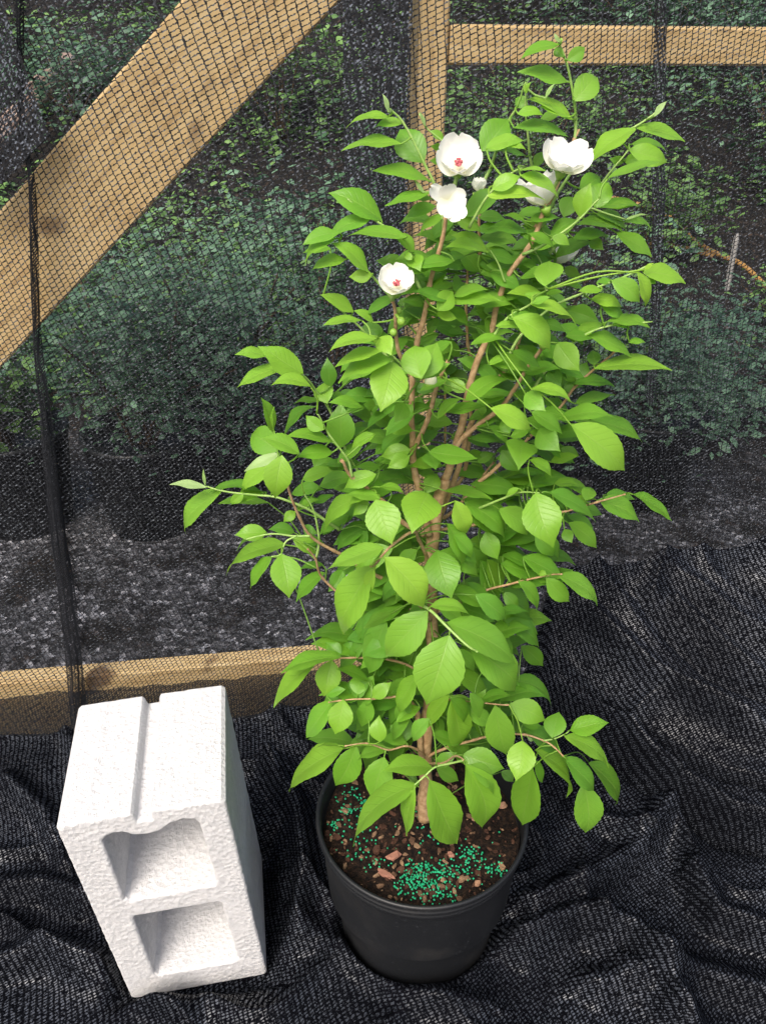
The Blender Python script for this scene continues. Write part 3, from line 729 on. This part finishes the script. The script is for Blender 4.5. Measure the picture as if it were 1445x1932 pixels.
branch([(665, 900), (655, 870), (640, 847), (615, 810), (598, 780)], .07, .08, .002, .001, 'branch', G)
branch([(700, 930), (660, 860), (620, 772), (600, 740), (570, 705), (505, 665)], .0, .03, .0024, .0010, 'branch', G)
branch([(790, 1120), (720, 1090), (660, 1055), (627, 1040), (585, 1010), (565, 975), (542, 915), (530, 880)], .02, .10, .0040, .0016)
branch([(595, 1055), (602, 1010), (590, 960), (575, 932)], .06, .05, .0020, .0010, 'branch', G)
branch([(650, 1130), (610, 1092), (595, 1055), (580, 1035)], .05, .07, .0024, .0016)
branch([(585, 1012), (552, 1012), (512, 1007), (465, 1018)], .08, .08, .0018, .0010, 'branch', G)
branch([(560, 1012), (540, 1022), (530, 1045), (512, 1050)], .09, .10, .0014, .0010, 'branch', G)
branch([(640, 1000), (590, 965), (530, 940), (480, 935), (420, 925), (388, 918)], .04, .05, .0024, .0010, 'branch', G)
branch([(808, 1060), (790, 1020), (777, 1002), (740, 1027), (712, 1060), (700, 1068)], .06, .17, .0034, .0016)
branch([(812, 1170), (790, 1140), (770, 1130), (752, 1118)], .04, .14, .0030, .0022)
branch([(770, 1132), (805, 1148), (840, 1177), (882, 1217), (900, 1230)], .14, .22, .0024, .0012, 'branch', G)
branch([(812, 1160), (860, 1140), (907, 1117), (985, 1097), (1035, 1085), (1060, 1083)], .0, .06, .0034, .0012)
branch([(825, 1000), (930, 985), (1003, 968), (1062, 965), (1125, 947), (1180, 932)], -.02, .02, .0034, .0012)
branch([(900, 960), (960, 935), (985, 928), (1020, 930)], .03, .08, .002, .001, 'branch', G)
branch([(762, 1310), (785, 1345), (792, 1392), (797, 1440)], .03, .02, .0050, .0070)
branch([(765, 1312), (735, 1316), (705, 1317), (640, 1322), (620, 1325)], .04, .07, .0026, .0010)
branch([(800, 1270), (740, 1245), (690, 1243), (662, 1242), (610, 1243), (590, 1255)], .0, .05, .0030, .0011)
branch([(801, 1425), (785, 1412), (765, 1407), (732, 1415), (690, 1402), (650, 1408)], .03, .09, .0030, .0011)
branch([(800, 1440), (835, 1440), (860, 1425), (875, 1435)], .04, .14, .0030, .0016)
branch([(875, 1435), (845, 1440), (820, 1447), (800, 1465), (782, 1482)], .13, .16, .0018, .0012, 'branch', G)
branch([(803, 1430), (842, 1412), (895, 1395), (935, 1387), (990, 1387), (1025, 1397), (1045, 1410), (1062, 1427)], .02, .06, .0034, .0014)
branch([(1025, 1397), (1045, 1392), (1072, 1380)], .05, .05, .0016, .0010, 'branch', G)
branch([(812, 1310), (850, 1320), (900, 1325), (960, 1330)], .02, .10, .0026, .0012)

TO = dict(A=(560, 60), B=(920, 60), C=(560, 340), D=(920, 340), E=(320, 620), F=(600, 620), G=(940, 620), H=(400, 900), I=(680, 920), J=(880, 900), K=(490, 1180), L=(820, 1240))
LV = {
'A': "700,640,365,700,60 800,690,585,702,70 790,850,330,880,90 960,990,770,715,230,b 1000,1130,572,1050,95 1110,810,1005,745,60 690,610,655,465,34,p 968,715,925,600,26,p 1130,870,1330,838,60,b 1090,880,1015,865,55,b 1080,965,1010,972,50,b 1000,1215,665,1315,85 1020,1262,830,1250,60,b 1050,1315,815,1390,95 960,1220,890,1110,28,p 645,1430,245,1200,170",
'B': "545,95,240,190,75 600,215,738,110,105 560,190,505,115,70,b 595,380,232,275,110 655,525,845,320,190 640,665,285,480,85 618,650,390,560,55 390,680,565,590,70,b 220,620,425,620,75 300,560,205,500,90,b -50,900,165,640,230 190,725,613,793,90 -20,885,285,795,100 300,945,-60,875,60,b 130,860,290,885,50 545,80,500,10,28,p 555,80,550,42,25 290,470,322,370,28 430,510,498,385,28,p 1115,735,768,968,130 1115,725,1495,815,90 1255,640,1350,520,44,p 1060,890,1367,975,150 1080,850,1365,880,60,b 1030,980,1150,960,80,b 1030,980,920,960,70,b 895,1112,1310,960,60 690,1190,860,1080,150,b 810,1335,915,1120,170 690,1400,770,1140,140 845,1330,1140,1292,80 240,1085,560,1260,95,f 0,1245,430,1250,105,f 30,1190,250,1075,120,f 240,1050,450,1052,24,f 350,1015,430,900,80,b 570,1400,660,1230,140,b 500,1320,430,1230,60,b",
'C': "565,290,215,420,110 330,400,40,475,100 290,440,45,600,90 260,520,45,540,60,b 370,600,105,670,95 830,430,378,400,100 890,545,730,400,90 540,700,290,445,110 515,620,380,470,60,b 570,715,393,730,100 835,690,607,590,120,b 885,560,930,675,130 870,600,808,552,55 880,820,1060,680,125,b 1000,700,1095,765,60,b 430,1000,178,855,105 500,1060,190,1100,58 580,1080,430,980,60 655,1130,455,1150,110,b 800,1015,1010,950,130,b 600,1200,230,1280,100,f 620,1190,715,1320,140,f 655,1290,280,1395,90,f 625,1260,540,1160,45,f 760,940,860,890,60,b 1060,985,1180,830,150 1165,925,1536,905,115 1180,880,1450,810,85 1050,1005,1212,1045,75 1120,960,1305,1090,85,b 1272,1090,1010,1085,65,b 1370,1180,1310,1050,120,b 1085,1210,1238,1335,100,b 1265,275,1560,60,150 1205,295,1395,375,100 1085,425,1205,390,80,b 1443,540,1165,410,100 1440,548,1130,478,70 1370,695,1215,510,130,b 1375,700,1460,560,120,b 1180,830,1255,745,150,b 1090,830,1100,740,90,b 960,890,1020,800,110,b 1450,1010,1350,985,85,b 1375,1430,1215,1345,80,b",
'D': "280,310,110,265,45 300,400,0,355,85,b 470,430,690,285,105 480,430,622,490,80 670,335,1070,395,80 970,395,1250,560,110 815,255,1065,385,80 640,440,930,400,90 860,205,1140,172,70 1020,312,1240,338,55 1035,300,1238,248,20,p 500,590,790,450,100,b 770,450,870,522,90,b 340,440,470,380,120,b 100,665,130,490,200,b 430,800,460,600,210 345,790,330,620,60,b 570,660,700,720,80,b 425,870,150,835,90 440,860,572,845,45 330,930,470,880,50,f 320,930,690,1055,85,f 180,1035,495,1268,180,f 60,1105,270,1130,60 -10,1185,250,1150,50 862,830,680,835,60 820,770,950,755,45,b 930,755,1165,918,145 1130,690,1215,952,88,f 1165,690,1505,765,140 1180,680,1250,622,32,f 1190,740,1275,780,45,b 770,900,1025,935,90 850,940,1035,1022,100,b 610,985,838,1065,150,b 640,1190,890,1065,95 890,1068,1245,1075,80 930,1090,1085,1130,38 760,1165,1095,1325,120 1060,1222,1195,1216,50 520,1225,690,1442,190 810,1400,790,1275,100,b 800,1425,1390,1415,115 265,1350,230,1230,170,b 0,1390,340,1435,110 600,790,720,815,40,b 130,900,50,750,60,b 160,870,300,935,80,b -20,945,140,1000,80,b 460,860,600,965,100,b 380,480,250,560,70,b",
'G': "270,180,290,392,150,b 590,400,480,235,120,b 590,400,670,250,110,b 240,455,555,522,80,f 200,490,348,617,150,f 380,310,470,440,130,b 490,470,600,420,80,b 580,570,880,500,90 450,690,860,635,110 690,685,1115,815,125 545,725,975,1068,250,f 300,760,460,922,180 470,900,615,962,90,b 320,880,580,1017,90,b 250,740,370,690,90,b 420,650,520,570,120,b -60,600,267,745,150,f 85,800,20,680,100 90,820,265,740,85 190,850,165,1027,230 20,920,150,1082,130,b 225,990,417,1105,75 150,1080,350,1092,60,b 20,1140,340,1110,50,b 190,1190,535,1215,110,b 380,1235,755,1442,120 655,1298,700,1185,110 810,1252,1035,1285,85,b 755,1292,1082,1440,150 1010,1250,1318,1443,80 150,1205,55,1262,50 100,1180,200,1240,100,b",
'J': "520,120,660,527,290,f 240,240,495,445,170 515,435,662,605,130,b 750,295,965,385,70,b 735,395,795,497,90 765,345,997,532,130 145,410,235,625,150 285,550,470,600,70,b 265,590,502,690,80,b -20,480,130,772,190,b 150,620,282,890,130 240,600,410,850,130 390,690,465,782,90,b 390,790,547,1000,100 655,745,800,700,110,b 600,760,778,945,140 690,740,1030,940,140 600,740,545,710,50 130,780,258,955,120,b 280,870,400,985,100,b 320,1020,507,1078,55,b 280,1085,570,1275,140,b 410,1275,582,1430,130,b 0,870,150,850,60,b 20,885,165,955,80,b -30,955,273,1120,150,b",
'I': "115,90,235,427,265,f 60,90,0,175,60 490,40,330,135,100 515,40,392,332,290,f 635,25,995,85,75 710,95,828,357,150,f 780,110,1125,375,170 178,525,512,912,265,f 575,475,690,835,270 520,900,832,935,100,f 512,930,170,1290,270,f 645,1020,1205,1325,240,f 670,1110,500,1650,380,f 800,1190,1229,1533,265,f 825,1225,990,1443,85,f 560,945,490,1165,200,b 235,950,20,1062,80 200,1000,50,1415,210 860,1250,750,1550,140,b 780,740,935,790,110,b 390,450,240,410,110,b 360,440,200,530,100,b 130,545,110,655,80,b 770,820,960,860,80,b 330,700,180,900,120,b",
'H': "415,420,172,430,130 420,420,175,530,40,b 560,510,75,692,130 455,600,263,840,95 525,580,585,912,228,f 610,468,808,582,120 640,460,866,500,90,b 625,420,430,380,90,b 630,260,540,338,80 650,240,790,155,55 440,200,45,190,70,b 400,112,135,195,80,b 1125,150,810,380,130 850,720,620,935,110,b 840,660,655,690,60,b 1180,170,1063,290,90 1300,530,865,692,150,f 1190,370,925,545,120,b 990,700,885,865,130,b 1105,640,950,690,100,b 1110,1010,960,1175,120,b 1220,665,920,1198,265,f 1228,690,1172,882,90,f 1395,905,1080,1200,210,b 770,195,925,135,60,b 960,300,835,440,90,b 690,370,795,430,80,b",
'E': "760,200,498,172,78 1010,340,688,112,190 860,292,505,440,100 1075,442,765,395,85 1190,565,1165,400,150 1145,545,942,538,45,b 1215,440,1192,222,120,b 1235,555,1445,498,100,b 780,780,700,518,90 790,775,790,590,24 870,795,1068,562,70,b 820,925,590,780,215 985,945,695,825,125,f 835,940,553,1062,80,p 800,990,508,1220,140 850,955,800,1288,215,f 1235,862,878,790,85 1165,765,1025,655,110 1285,905,1285,558,210 1235,935,955,960,115 1140,920,1092,1050,120 1310,1085,1160,1010,80,b 1000,1140,1240,1070,105 1130,1190,1400,1115,125,b 920,1250,1165,1205,100,b 400,1220,65,1520,135 700,1235,300,1215,70 560,1235,455,1315,75 280,1200,0,1155,62,p 270,1190,255,1060,22,p 960,1370,1110,1270,60,b",
'F': "560,230,140,370,140,f 570,248,478,615,285,f 780,378,720,100,230,f 790,378,900,105,210,f 795,378,995,255,80 650,560,578,705,130 715,575,590,700,110 770,510,720,660,100,b 430,580,348,572,80 560,730,388,625,110,b 715,770,492,745,100 700,915,468,965,125 690,965,528,1055,120 835,930,1200,972,150 850,930,888,1062,150 820,1240,900,1085,130 460,1195,650,1225,55 440,1100,190,1190,130 470,1050,275,1040,70,b 560,1060,500,1170,110,b 600,1085,745,1150,110,b 430,950,560,860,70,b 900,680,1085,525,80 975,635,1270,580,90 1250,560,1230,665,60 1108,545,1430,350,130 1230,520,1450,505,55 800,610,935,530,85,b 1420,865,1175,745,110,b 1150,835,1405,855,70,b 1200,1010,1335,940,80,b 1110,480,1000,380,100 1125,440,990,300,130,b 1200,295,1080,225,100,b 1280,340,1410,300,110,b 1150,120,1440,70,70 1075,210,920,92,90,b 1280,270,1445,215,60 720,440,865,480,80,b 650,350,730,340,50,b 1000,830,1130,780,90,b 930,540,850,590,80,b",
'K': "610,240,155,338,110 610,240,500,125,110,b 440,270,85,605,130 545,260,490,542,190 625,180,720,128,60,b 730,258,680,185,50,b 740,525,772,360,138 625,550,645,445,130,b 555,565,350,852,150 635,560,568,828,190 830,560,768,772,132 720,560,850,545,50,b 912,880,900,682,130 1090,890,1075,650,180 1110,885,915,860,90 725,890,358,850,150,b 600,905,425,912,32 640,930,185,1230,190 730,905,570,1222,200 970,930,718,1002,100 940,990,848,1315,215 1312,1080,925,1092,160 1310,1040,1200,925,150,b 1200,1200,668,1640,190,f 1170,1240,1104,1593,125,f 1430,530,1235,785,130 1095,390,1000,727,170 1180,170,1030,440,160,b 850,545,990,430,110 1200,660,1160,570,80,b 1130,1125,1190,1190,60,b 500,520,650,480,80,b 720,860,850,800,80,b",
'L': "130,290,232,710,200 5,820,165,718,105 210,735,528,850,205 10,832,182,935,110 225,805,372,1308,265,f 260,812,475,1032,120,f -40,925,180,1422,275,f 455,362,540,745,220 665,630,610,932,210,f 740,830,650,1278,232 755,775,822,952,68 755,700,1070,1030,125 970,755,1235,1005,150 1120,950,1145,1348,215 1160,795,1425,1112,140,b 885,608,935,405,165 1018,552,1310,478,150 980,597,1342,802,140 560,355,847,487,185 670,545,945,722,150,b 660,505,820,525,70,b 290,375,385,250,90 350,330,575,285,90 500,862,600,942,80,b 700,605,745,632,24,p 425,640,395,520,100,b 60,622,170,545,90,b -40,480,65,610,140,b 600,420,760,460,90,b 300,400,450,505,100,b 780,420,660,480,70,b",
}
lrng = random.Random(21)
UPZ = Vector((0, 0, 1))
PU = [0, .06, .14, .25, .36, .46, .58, .70, .80, .88, .94, 1]
PWD = [0, .26, .55, .82, .96, 1, .93, .74, .50, .27, .12, 0]
def leaf_mesh(base, tip, wtrue, nrm, pet=None, arch=.10, fold=.25, young=False, curl=0.0, rng=lrng):
    """blade grid from base to tip (world) + petiole; returns verts, faces, uvs"""
    a = tip - base; L = a.length; a = a / L; s = a.cross(nrm).normalized(); n = s.cross(a).normalized()
    NS, NC = 19, 6
    vs = []; uv = []; sk = rng.uniform(-.06, .06); tw = rng.uniform(-.35, .35); ph = rng.uniform(0, 6.28); amp = rng.uniform(.01, .03)
    for i in range(NS + 1):
        u = i / NS
        wd = float(np.interp(u, PU, PWD))
        ser = 1 + (.016 if i % 2 else -.016) * (u > .15)
        hw = wtrue * .5 * max(wd, .012) * ser
        cen = base + a * (L * u) + n * (arch * L * (4 * u * (1 - u)) - 0.0) + s * (sk * L * math.sin(math.pi * u))
        # drop the tip
        cen = cen - n * (curl * L * max(0, u - .6) ** 2 * 4)
        tt = tw * (u - .3); s2 = s * math.cos(tt) + n * math.sin(tt); n2 = n * math.cos(tt) - s * math.sin(tt)
        for c in range(NC + 1):
            v = c / NC * 2 - 1; av = abs(v)
            off = fold * hw * (av ** 1.1) - fold * .55 * hw * av ** 3
            rip = amp * L * .5 * math.sin(ph + u * 13 + (2 if v > 0 else 0)) * av * av
            vs.append(cen + s2 * (v * hw) + n2 * (off + rip)); uv.append((u, v))
    k = NC + 1
    fs = [(i * k + c, i * k + c + 1, (i + 1) * k + c + 1, (i + 1) * k + c) for i in range(NS) for c in range(NC)]
    if pet:
        b = MB(); P = catmull(pet, 4); b.tube(P, [.0007 + .0003 * (1 - i / len(P)) for i in range(len(P))], 5)
        o = len(vs); vs += b.v; fs += [tuple(i + o for i in q) for q in b.f]; uv += [(.5, 0)] * len(b.v)
    return vs, fs, uv
recs = []
def addleaf(bp, tp, wpx, flag, tone=None):
    d = {'f': lrng.uniform(.14, .20), 'b': lrng.uniform(-.10, .02), 'n': lrng.uniform(.03, .10), 'p': .05}[flag]
    bx, by = bp
    # edge of the crown: pull to the middle plane
    if flag == 'n' and (abs(bx - 820) > 250 or by < 420): d = lrng.uniform(.0, .05)
    b0 = P3(bx, by, d)
    # follow nearest branch depth partly
    near = min(BR, key=lambda q_: (q_.x - b0.x) ** 2 + (q_.z - b0.z) ** 2 + .3 * (q_.y - b0.y) ** 2)
    dn = PY - near.y; nd = math.hypot(near.x - b0.x, near.z - b0.z)
    if nd < .04: d = d * .35 + dn * .65
    elif nd < .09: d = d * .7 + dn * .3
    b0 = P3(bx, by, d)
    Lpx = math.hypot(tp[0] - bx, tp[1] - by)
    Ltrue = max(Lpx, wpx / .60)
    scale = (b0 - CAM).dot(fwd) / FPX
    dep = math.sqrt(max(0, Ltrue ** 2 - Lpx ** 2)) * scale
    sgn = 1 if tp[1] > by - .3 * Lpx else -1
    dep = sgn * dep + lrng.uniform(-.1, .25) * Lpx * scale * (1 if tp[1] > by - 20 else -.3)
    t0 = P3(tp[0], tp[1], d + max(-.06, min(.08, dep)))
    if flag in 'fn' and by > 600:
        if t0.z > b0.z + .0: pass
    view = (CAM - (b0 + t0) / 2).normalized(); a = (t0 - b0).normalized()
    v = (view - a * view.dot(a)).normalized(); u_ = a.cross(v)
    wn = .56 * Ltrue if flag != 'p' else .3 * Ltrue
    cs = max(.22, min(1, wpx / wn)); sn = math.sqrt(1 - cs * cs)
    n1, n2 = v * cs + u_ * sn, v * cs - u_ * sn
    nrm = n1 if n1.z > n2.z else n2
    if cs > .97: nrm = (v + u_ * lrng.uniform(-.25, .25)).normalized()
    wt = 1.03 * wpx * scale / max(.22, abs(nrm.dot(v)))
    near = min(BR, key=lambda q_: (q_ - b0).length + (.012 if q_.z > b0.z + .01 else 0))
    pet = None
    dist = (near - b0).length
    if dist > .0015:
        mid = near.lerp(b0, .55) + Vector((0, 0, .05 * dist)) - a * min(.1 * dist, .003)
        pet = [near, mid, b0 + a * .001]
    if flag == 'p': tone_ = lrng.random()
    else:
        tone_ = {'f': .80, 'n': .62, 'b': .34}[flag] + lrng.uniform(-.16, .16)  # crown shading put into leaf colour: front leaves lighter, back leaves darker
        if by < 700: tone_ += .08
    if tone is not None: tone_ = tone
    arch = lrng.uniform(.03, .10) if flag != 'p' else .02
    vs, fs, uv = leaf_mesh(b0, t0, wt, nrm, pet, arch, lrng.uniform(.12, .34), curl=lrng.uniform(0, .25))
    recs.append([Lpx * wpx * (1 if flag != 'b' else .6), vs, fs, uv, min(1, max(0, tone_)), flag])
for T, s in LV.items():
    ox, oy = TO[T]; sc = 361 / 1445
    for it in s.split():
        q_ = it.split(','); fl = q_[5] if len(q_) > 5 else 'n'; x0, y0, x1, y1, wd = map(float, q_[:5])
        addleaf((ox + x0 * sc, oy + y0 * sc), (ox + x1 * sc, oy + y1 * sc), wd * sc, fl)
# inner leaves filling the crown, their shade painted in as a darker tone
def halfw(py):
    Y_ = [(420, 90), (560, 150), (700, 210), (850, 230), (950, 230), (1080, 190), (1250, 170), (1350, 170), (1440, 150)]
    for (a, wa), (b_, wb) in zip(Y_, Y_[1:]):
        if a <= py <= b_: return wa + (wb - wa) * (py - a) / (b_ - a)
    return 60
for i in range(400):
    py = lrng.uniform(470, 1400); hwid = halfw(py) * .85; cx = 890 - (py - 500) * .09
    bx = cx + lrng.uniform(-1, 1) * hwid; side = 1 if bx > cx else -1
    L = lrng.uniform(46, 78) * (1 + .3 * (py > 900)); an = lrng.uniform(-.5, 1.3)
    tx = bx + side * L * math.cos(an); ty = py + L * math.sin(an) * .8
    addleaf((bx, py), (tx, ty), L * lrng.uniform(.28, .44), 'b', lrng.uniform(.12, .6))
    
for i in range(110):
    py = lrng.uniform(400, 960); hwid = halfw(max(420, py)) * 1.0; cx = 900 - (py - 500) * .11; bx = cx + lrng.uniform(-1, 1) * hwid
    side = 1 if bx > cx - 10 else -1; L = lrng.uniform(50, 78); an = lrng.uniform(-.35, .75)
    addleaf((bx, py), (bx + side * L * math.cos(an), py + L * math.sin(an)), L * lrng.uniform(.28, .40), lrng.choice('nbb'), lrng.uniform(.3, .75))
for i in range(46):
    py = lrng.uniform(985, 1400); bx = lrng.gauss(815, 45); side = 1 if bx > 812 else -1
    L = lrng.uniform(58, 92) if py < 1300 else lrng.uniform(45, 66); an = lrng.uniform(.35, 1.35)
    addleaf((bx, py), (bx + side * L * math.cos(an), py + L * math.sin(an)), L * lrng.uniform(.38, .52), 'n', lrng.uniform(.25, .65))
recs.sort(key=lambda r: -r[0])
rest = MB(); yng = 0
k = 0
rest_y = MB()
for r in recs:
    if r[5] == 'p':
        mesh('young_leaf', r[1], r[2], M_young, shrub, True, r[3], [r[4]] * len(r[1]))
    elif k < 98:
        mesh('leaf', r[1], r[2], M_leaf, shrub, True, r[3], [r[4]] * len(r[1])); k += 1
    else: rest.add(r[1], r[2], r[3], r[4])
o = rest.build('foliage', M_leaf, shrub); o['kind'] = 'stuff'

# ---------------------------------------------------------------- flowers
q = NT('petal_white'); uvs_ = q.sep(q.uv())
q.set(color=q.mix(q.sstep(uvs_[0], .0, .45), (.80, .80, .58), (.90, .90, .86)), rough=.6, spec=.3)
nz = q.noise(q.obj(), 90, 3); q.bump(nz, .35, .002)
tr = q.n('ShaderNodeBsdfTranslucent'); tr.inputs[0].default_value = (.9, .9, .82, 1); ms = q.n('ShaderNodeMixShader'); ms.inputs[0].default_value = .35
q.link(q.b.outputs[0], ms.inputs[1]); q.link(tr.outputs[0], ms.inputs[2]); q.link(ms.outputs[0], q.out.inputs[0]); M_pet = q.m
q = NT('stamen_red'); q.set(color=(.60, .12, .10), rough=.5); M_sta = q.m
q = NT('anther'); q.set(color=(.45, .10, .12), rough=.6); M_ant = q.m
q = NT('bud_green'); q.set(color=q.mix(q.noise(q.obj(), 90, 2), (.16, .34, .03), (.32, .50, .08)), rough=.5); M_bud = q.m
def petal(c, ax, side, L, W_, cup, open_, rng, roll=0.0):
    """c base, ax flower axis, side radial dir"""
    ax = ax.normalized(); side = (side - ax * side.dot(ax)).normalized(); tan = ax.cross(side)
    vs = []; uv = []; n, m = 14, 12; ph = rng.uniform(0, 6.28)
    for i in range(n + 1):
        u = i / n; th = open_ * (1 - math.exp(-2.2 * u)) / .89; r = L * u
        # path: leaves along axis then bends outward
        rad = L * (u * math.sin(open_) * .9 + .10 * math.sin(math.pi * u)); h = L * (u * math.cos(open_) + cup * u * u * .5)
        wd = W_ * .5 * (math.sin(math.pi * min(.985, .08 + .80 * u ** .75)) ** .55 if u < 1 else .55)
        if u > .85: wd *= 1 - .35 * ((u - .85) / .15) ** 2
        for j in range(m + 1):
            v = j / m * 2 - 1
            curl = cup * .55 * wd * v * v
            ruf = .058 * L * math.sin(ph + v * 5.2 + u * 3) * u * u * (abs(v) * .8 + .3)
            notch = -.07 * L * math.exp(-(v / .18) ** 2) * u ** 6
            p = c + side * (rad + notch * math.sin(open_) - curl * math.sin(open_) * .3) + ax * (h + curl + ruf + notch * math.cos(open_)) + tan * (v * wd)
            vs.append(p); uv.append((u, v))
    k = m + 1
    return vs, [(i * k + j, i * k + j + 1, (i + 1) * k + j + 1, (i + 1) * k + j) for i in range(n) for j in range(m)], uv
def basis(axpx):
    """axis given as (right, up, toward camera) components"""
    a, b_, c_ = axpx; return (rt * a + up * b_ - fwd * c_).normalized()
FL = []
def flower(px, py, d, axis, Rpx, open_, label, spec, seed, stamens=True, calyx=True):
    rng = random.Random(seed); sc = 1.28 * (P3(px, py, d) - CAM).dot(fwd) / FPX; ax = basis(axis); c = P3(px, py, d)
    fe = bpy.data.objects.new('flower', None); col.objects.link(fe); fe.parent = shrub; fe.location = c - shrub.location; fe['label'] = label; fe.empty_display_size = .02
    def part(name, v, f, m, uv=None):
        o = mesh(name, [Vector(p) - c for p in v], f, m, None, True, uv); o.parent = fe; return o
    s0 = ax.orthogonal().normalized()
    # choose reference such that angle 0 = image right
    r0 = (rt - ax * rt.dot(ax)).normalized(); u0 = ax.cross(r0)
    if u0.dot(up) < 0: u0 = -u0
    for (ang, lf, wf, of, cup) in spec:
        sd_ = r0 * math.cos(R(ang)) + u0 * math.sin(R(ang))
        v, f, uv = petal(c - ax * .004, ax, sd_, Rpx * sc * lf, Rpx * sc * wf, cup, open_ * of, rng); part('petal', v, f, M_pet, uv)
    if stamens:
        b = MB(); b2 = MB()
        for i in range(34):
            th = rng.uniform(0, 6.28); rr = rng.uniform(.15, .75); dirv = (ax + (r0 * math.cos(th) + u0 * math.sin(th)) * rr).normalized()
            Ls = Rpx * sc * rng.uniform(.16, .30); b.tube([c, c + dirv * Ls], .0004, 4); e = c + dirv * Ls
            b2.add([e + v * .0009 for v in IV], IF)
        part('stamens', b.v, b.f, M_sta); part('anthers', b2.v, b2.f, M_ant)
    if calyx:
        b = MB()
        b.tube([c - ax * .014, c - ax * .010, c - ax * .006], [.0018, .004, .0055], 10); part('calyx', b.v, b.f, M_bud)
    near = min(BR, key=lambda q_: (q_ - c).length)
    b = MB(); b.tube(catmull([near, near.lerp(c, .5) - Vector((0, 0, .002)), c - ax * .012], 4), .0017, 6); part('flower_stalk', b.v, b.f, M_twig)
full = [(a, 1, 1.15, 1, .5) for a in (90, 18, 162, 234, 306)]
flower(864, 314, .06, (-.02, .30, 1), 40, 1.05, 'round white flower with red stamens, right of the post', [(90, 1.15, 1.35, 1, .45), (20, 1.05, 1.3, 1, .5), (160, 1.05, 1.3, 1, .5), (232, .75, 1.1, .9, .5), (308, .75, 1.1, .9, .5)], 1)
flower(848, 378, .07, (.15, -.35, 1), 36, 1.15, 'ragged white flower with drooping petals below the round one', [(105, .75, .8, 1, .2), (150, 1.15, .6, 1.1, .1), (10, .8, .85, 1, .2), (300, 1.05, .9, 1, .2), (240, .85, .8, 1, .3)], 2, False)
flower(748, 540, .07, (-.05, .45, .9), 35, 1.0, 'white cupped flower with pink stamens, lowest on the left', [(100, 1.0, 1.3, 1, .4), (40, .95, 1.1, 1, .4), (165, .95, 1.1, 1, .5), (235, .65, 1.1, .9, .6), (310, 1.0, 1.1, 1.05, .5)], 3)
flower(1062, 312, .05, (.1, .5, .8), 44, 1.05, 'large two lobed white flower below the top shoot', [(20, 1.05, 1.35, 1, .4), (128, 1.0, 1.25, 1, .4), (180, .85, 1.1, 1, .5), (285, .75, 1.1, 1, .4), (235, .7, 1.0, 1, .5)], 4, False)
flower(1025, 378, .03, (-.35, .75, .45), 42, .75, 'cream flower seen from the side behind green leaves', [(90, .8, 1.1, 1, .6), (20, .9, 1.1, 1, .6), (160, 1.1, 1.1, 1.1, .5), (230, .85, 1.2, 1, .7), (310, .85, 1.2, 1, .7)], 5, False)
flower(1052, 488, -.06, (.2, .6, .4), 32, .9, 'half hidden white flower deep among the right hand leaves', full, 6, False)
flower(903, 352, .0, (.0, .6, .5), 16, .7, 'small white flower just opening between two leaves', full, 7, False)
# half open bud and round green buds
def ellips(c, ax, r, h, n=14, m=10):
    s = ax.orthogonal().normalized(); t = ax.cross(s); vs = []; 
    for i in range(m + 1):
        ph = math.pi * i / m; 
        for k in range(n):
            th = 2 * math.pi * k / n; rr = r * math.sin(ph) * (1 + .05 * math.sin(3 * th)); vs.append(c + ax * (-math.cos(ph) * h) + (s * math.cos(th) + t * math.sin(th)) * max(rr, 1e-5))
    return vs, [(i * n + k, i * n + (k + 1) % n, (i + 1) * n + (k + 1) % n, (i + 1) * n + k) for i in range(m) for k in range(n)]
bA = (up * .6 + UPZ).normalized()
for (px, py, d, r, white) in ((813, 719, .06, 12.5, True), (757, 606, .06, 8, False), (742, 627, .05, 7, False), (752, 586, .05, 6.5, False), (1025, 650, .045, 8.5, False)):
    c = P3(px, py, d); sc = (c - CAM).dot(fwd) / FPX; r *= sc
    v, f = ellips(c, bA, r * (.96 if white else 1), r * 1.08)
    o = mesh('flower_bud', v, f, M_pet if white else M_bud, shrub)
    if white: o['label'] = 'half open white flower bud'
    near = min(BR, key=lambda q_: (q_ - c).length); b = MB()
    if white:
        vv, ff = ellips(c - bA * r * .45, bA, r * .92, r * .75); b.add(vv, ff)
    b.tube([near, near.lerp(c, .6), c - bA * r * .9], [.0014, .0014, .0022], 6)
    for k in range(4):
        th = k * 1.57; sdv = bA.orthogonal().normalized(); tv = bA.cross(sdv); dd = sdv * math.cos(th) + tv * math.sin(th)
        leafquad(b, c - bA * r * .95, (dd * .8 + bA * .8), dd, r * 1.5, r * 1.0, 0)
    sp = mesh('sepals', b.v, b.f, M_bud, None); sp.parent = o
    me = sp.data
    for vtx in me.vertices: vtx.co = vtx.co - shrub.location
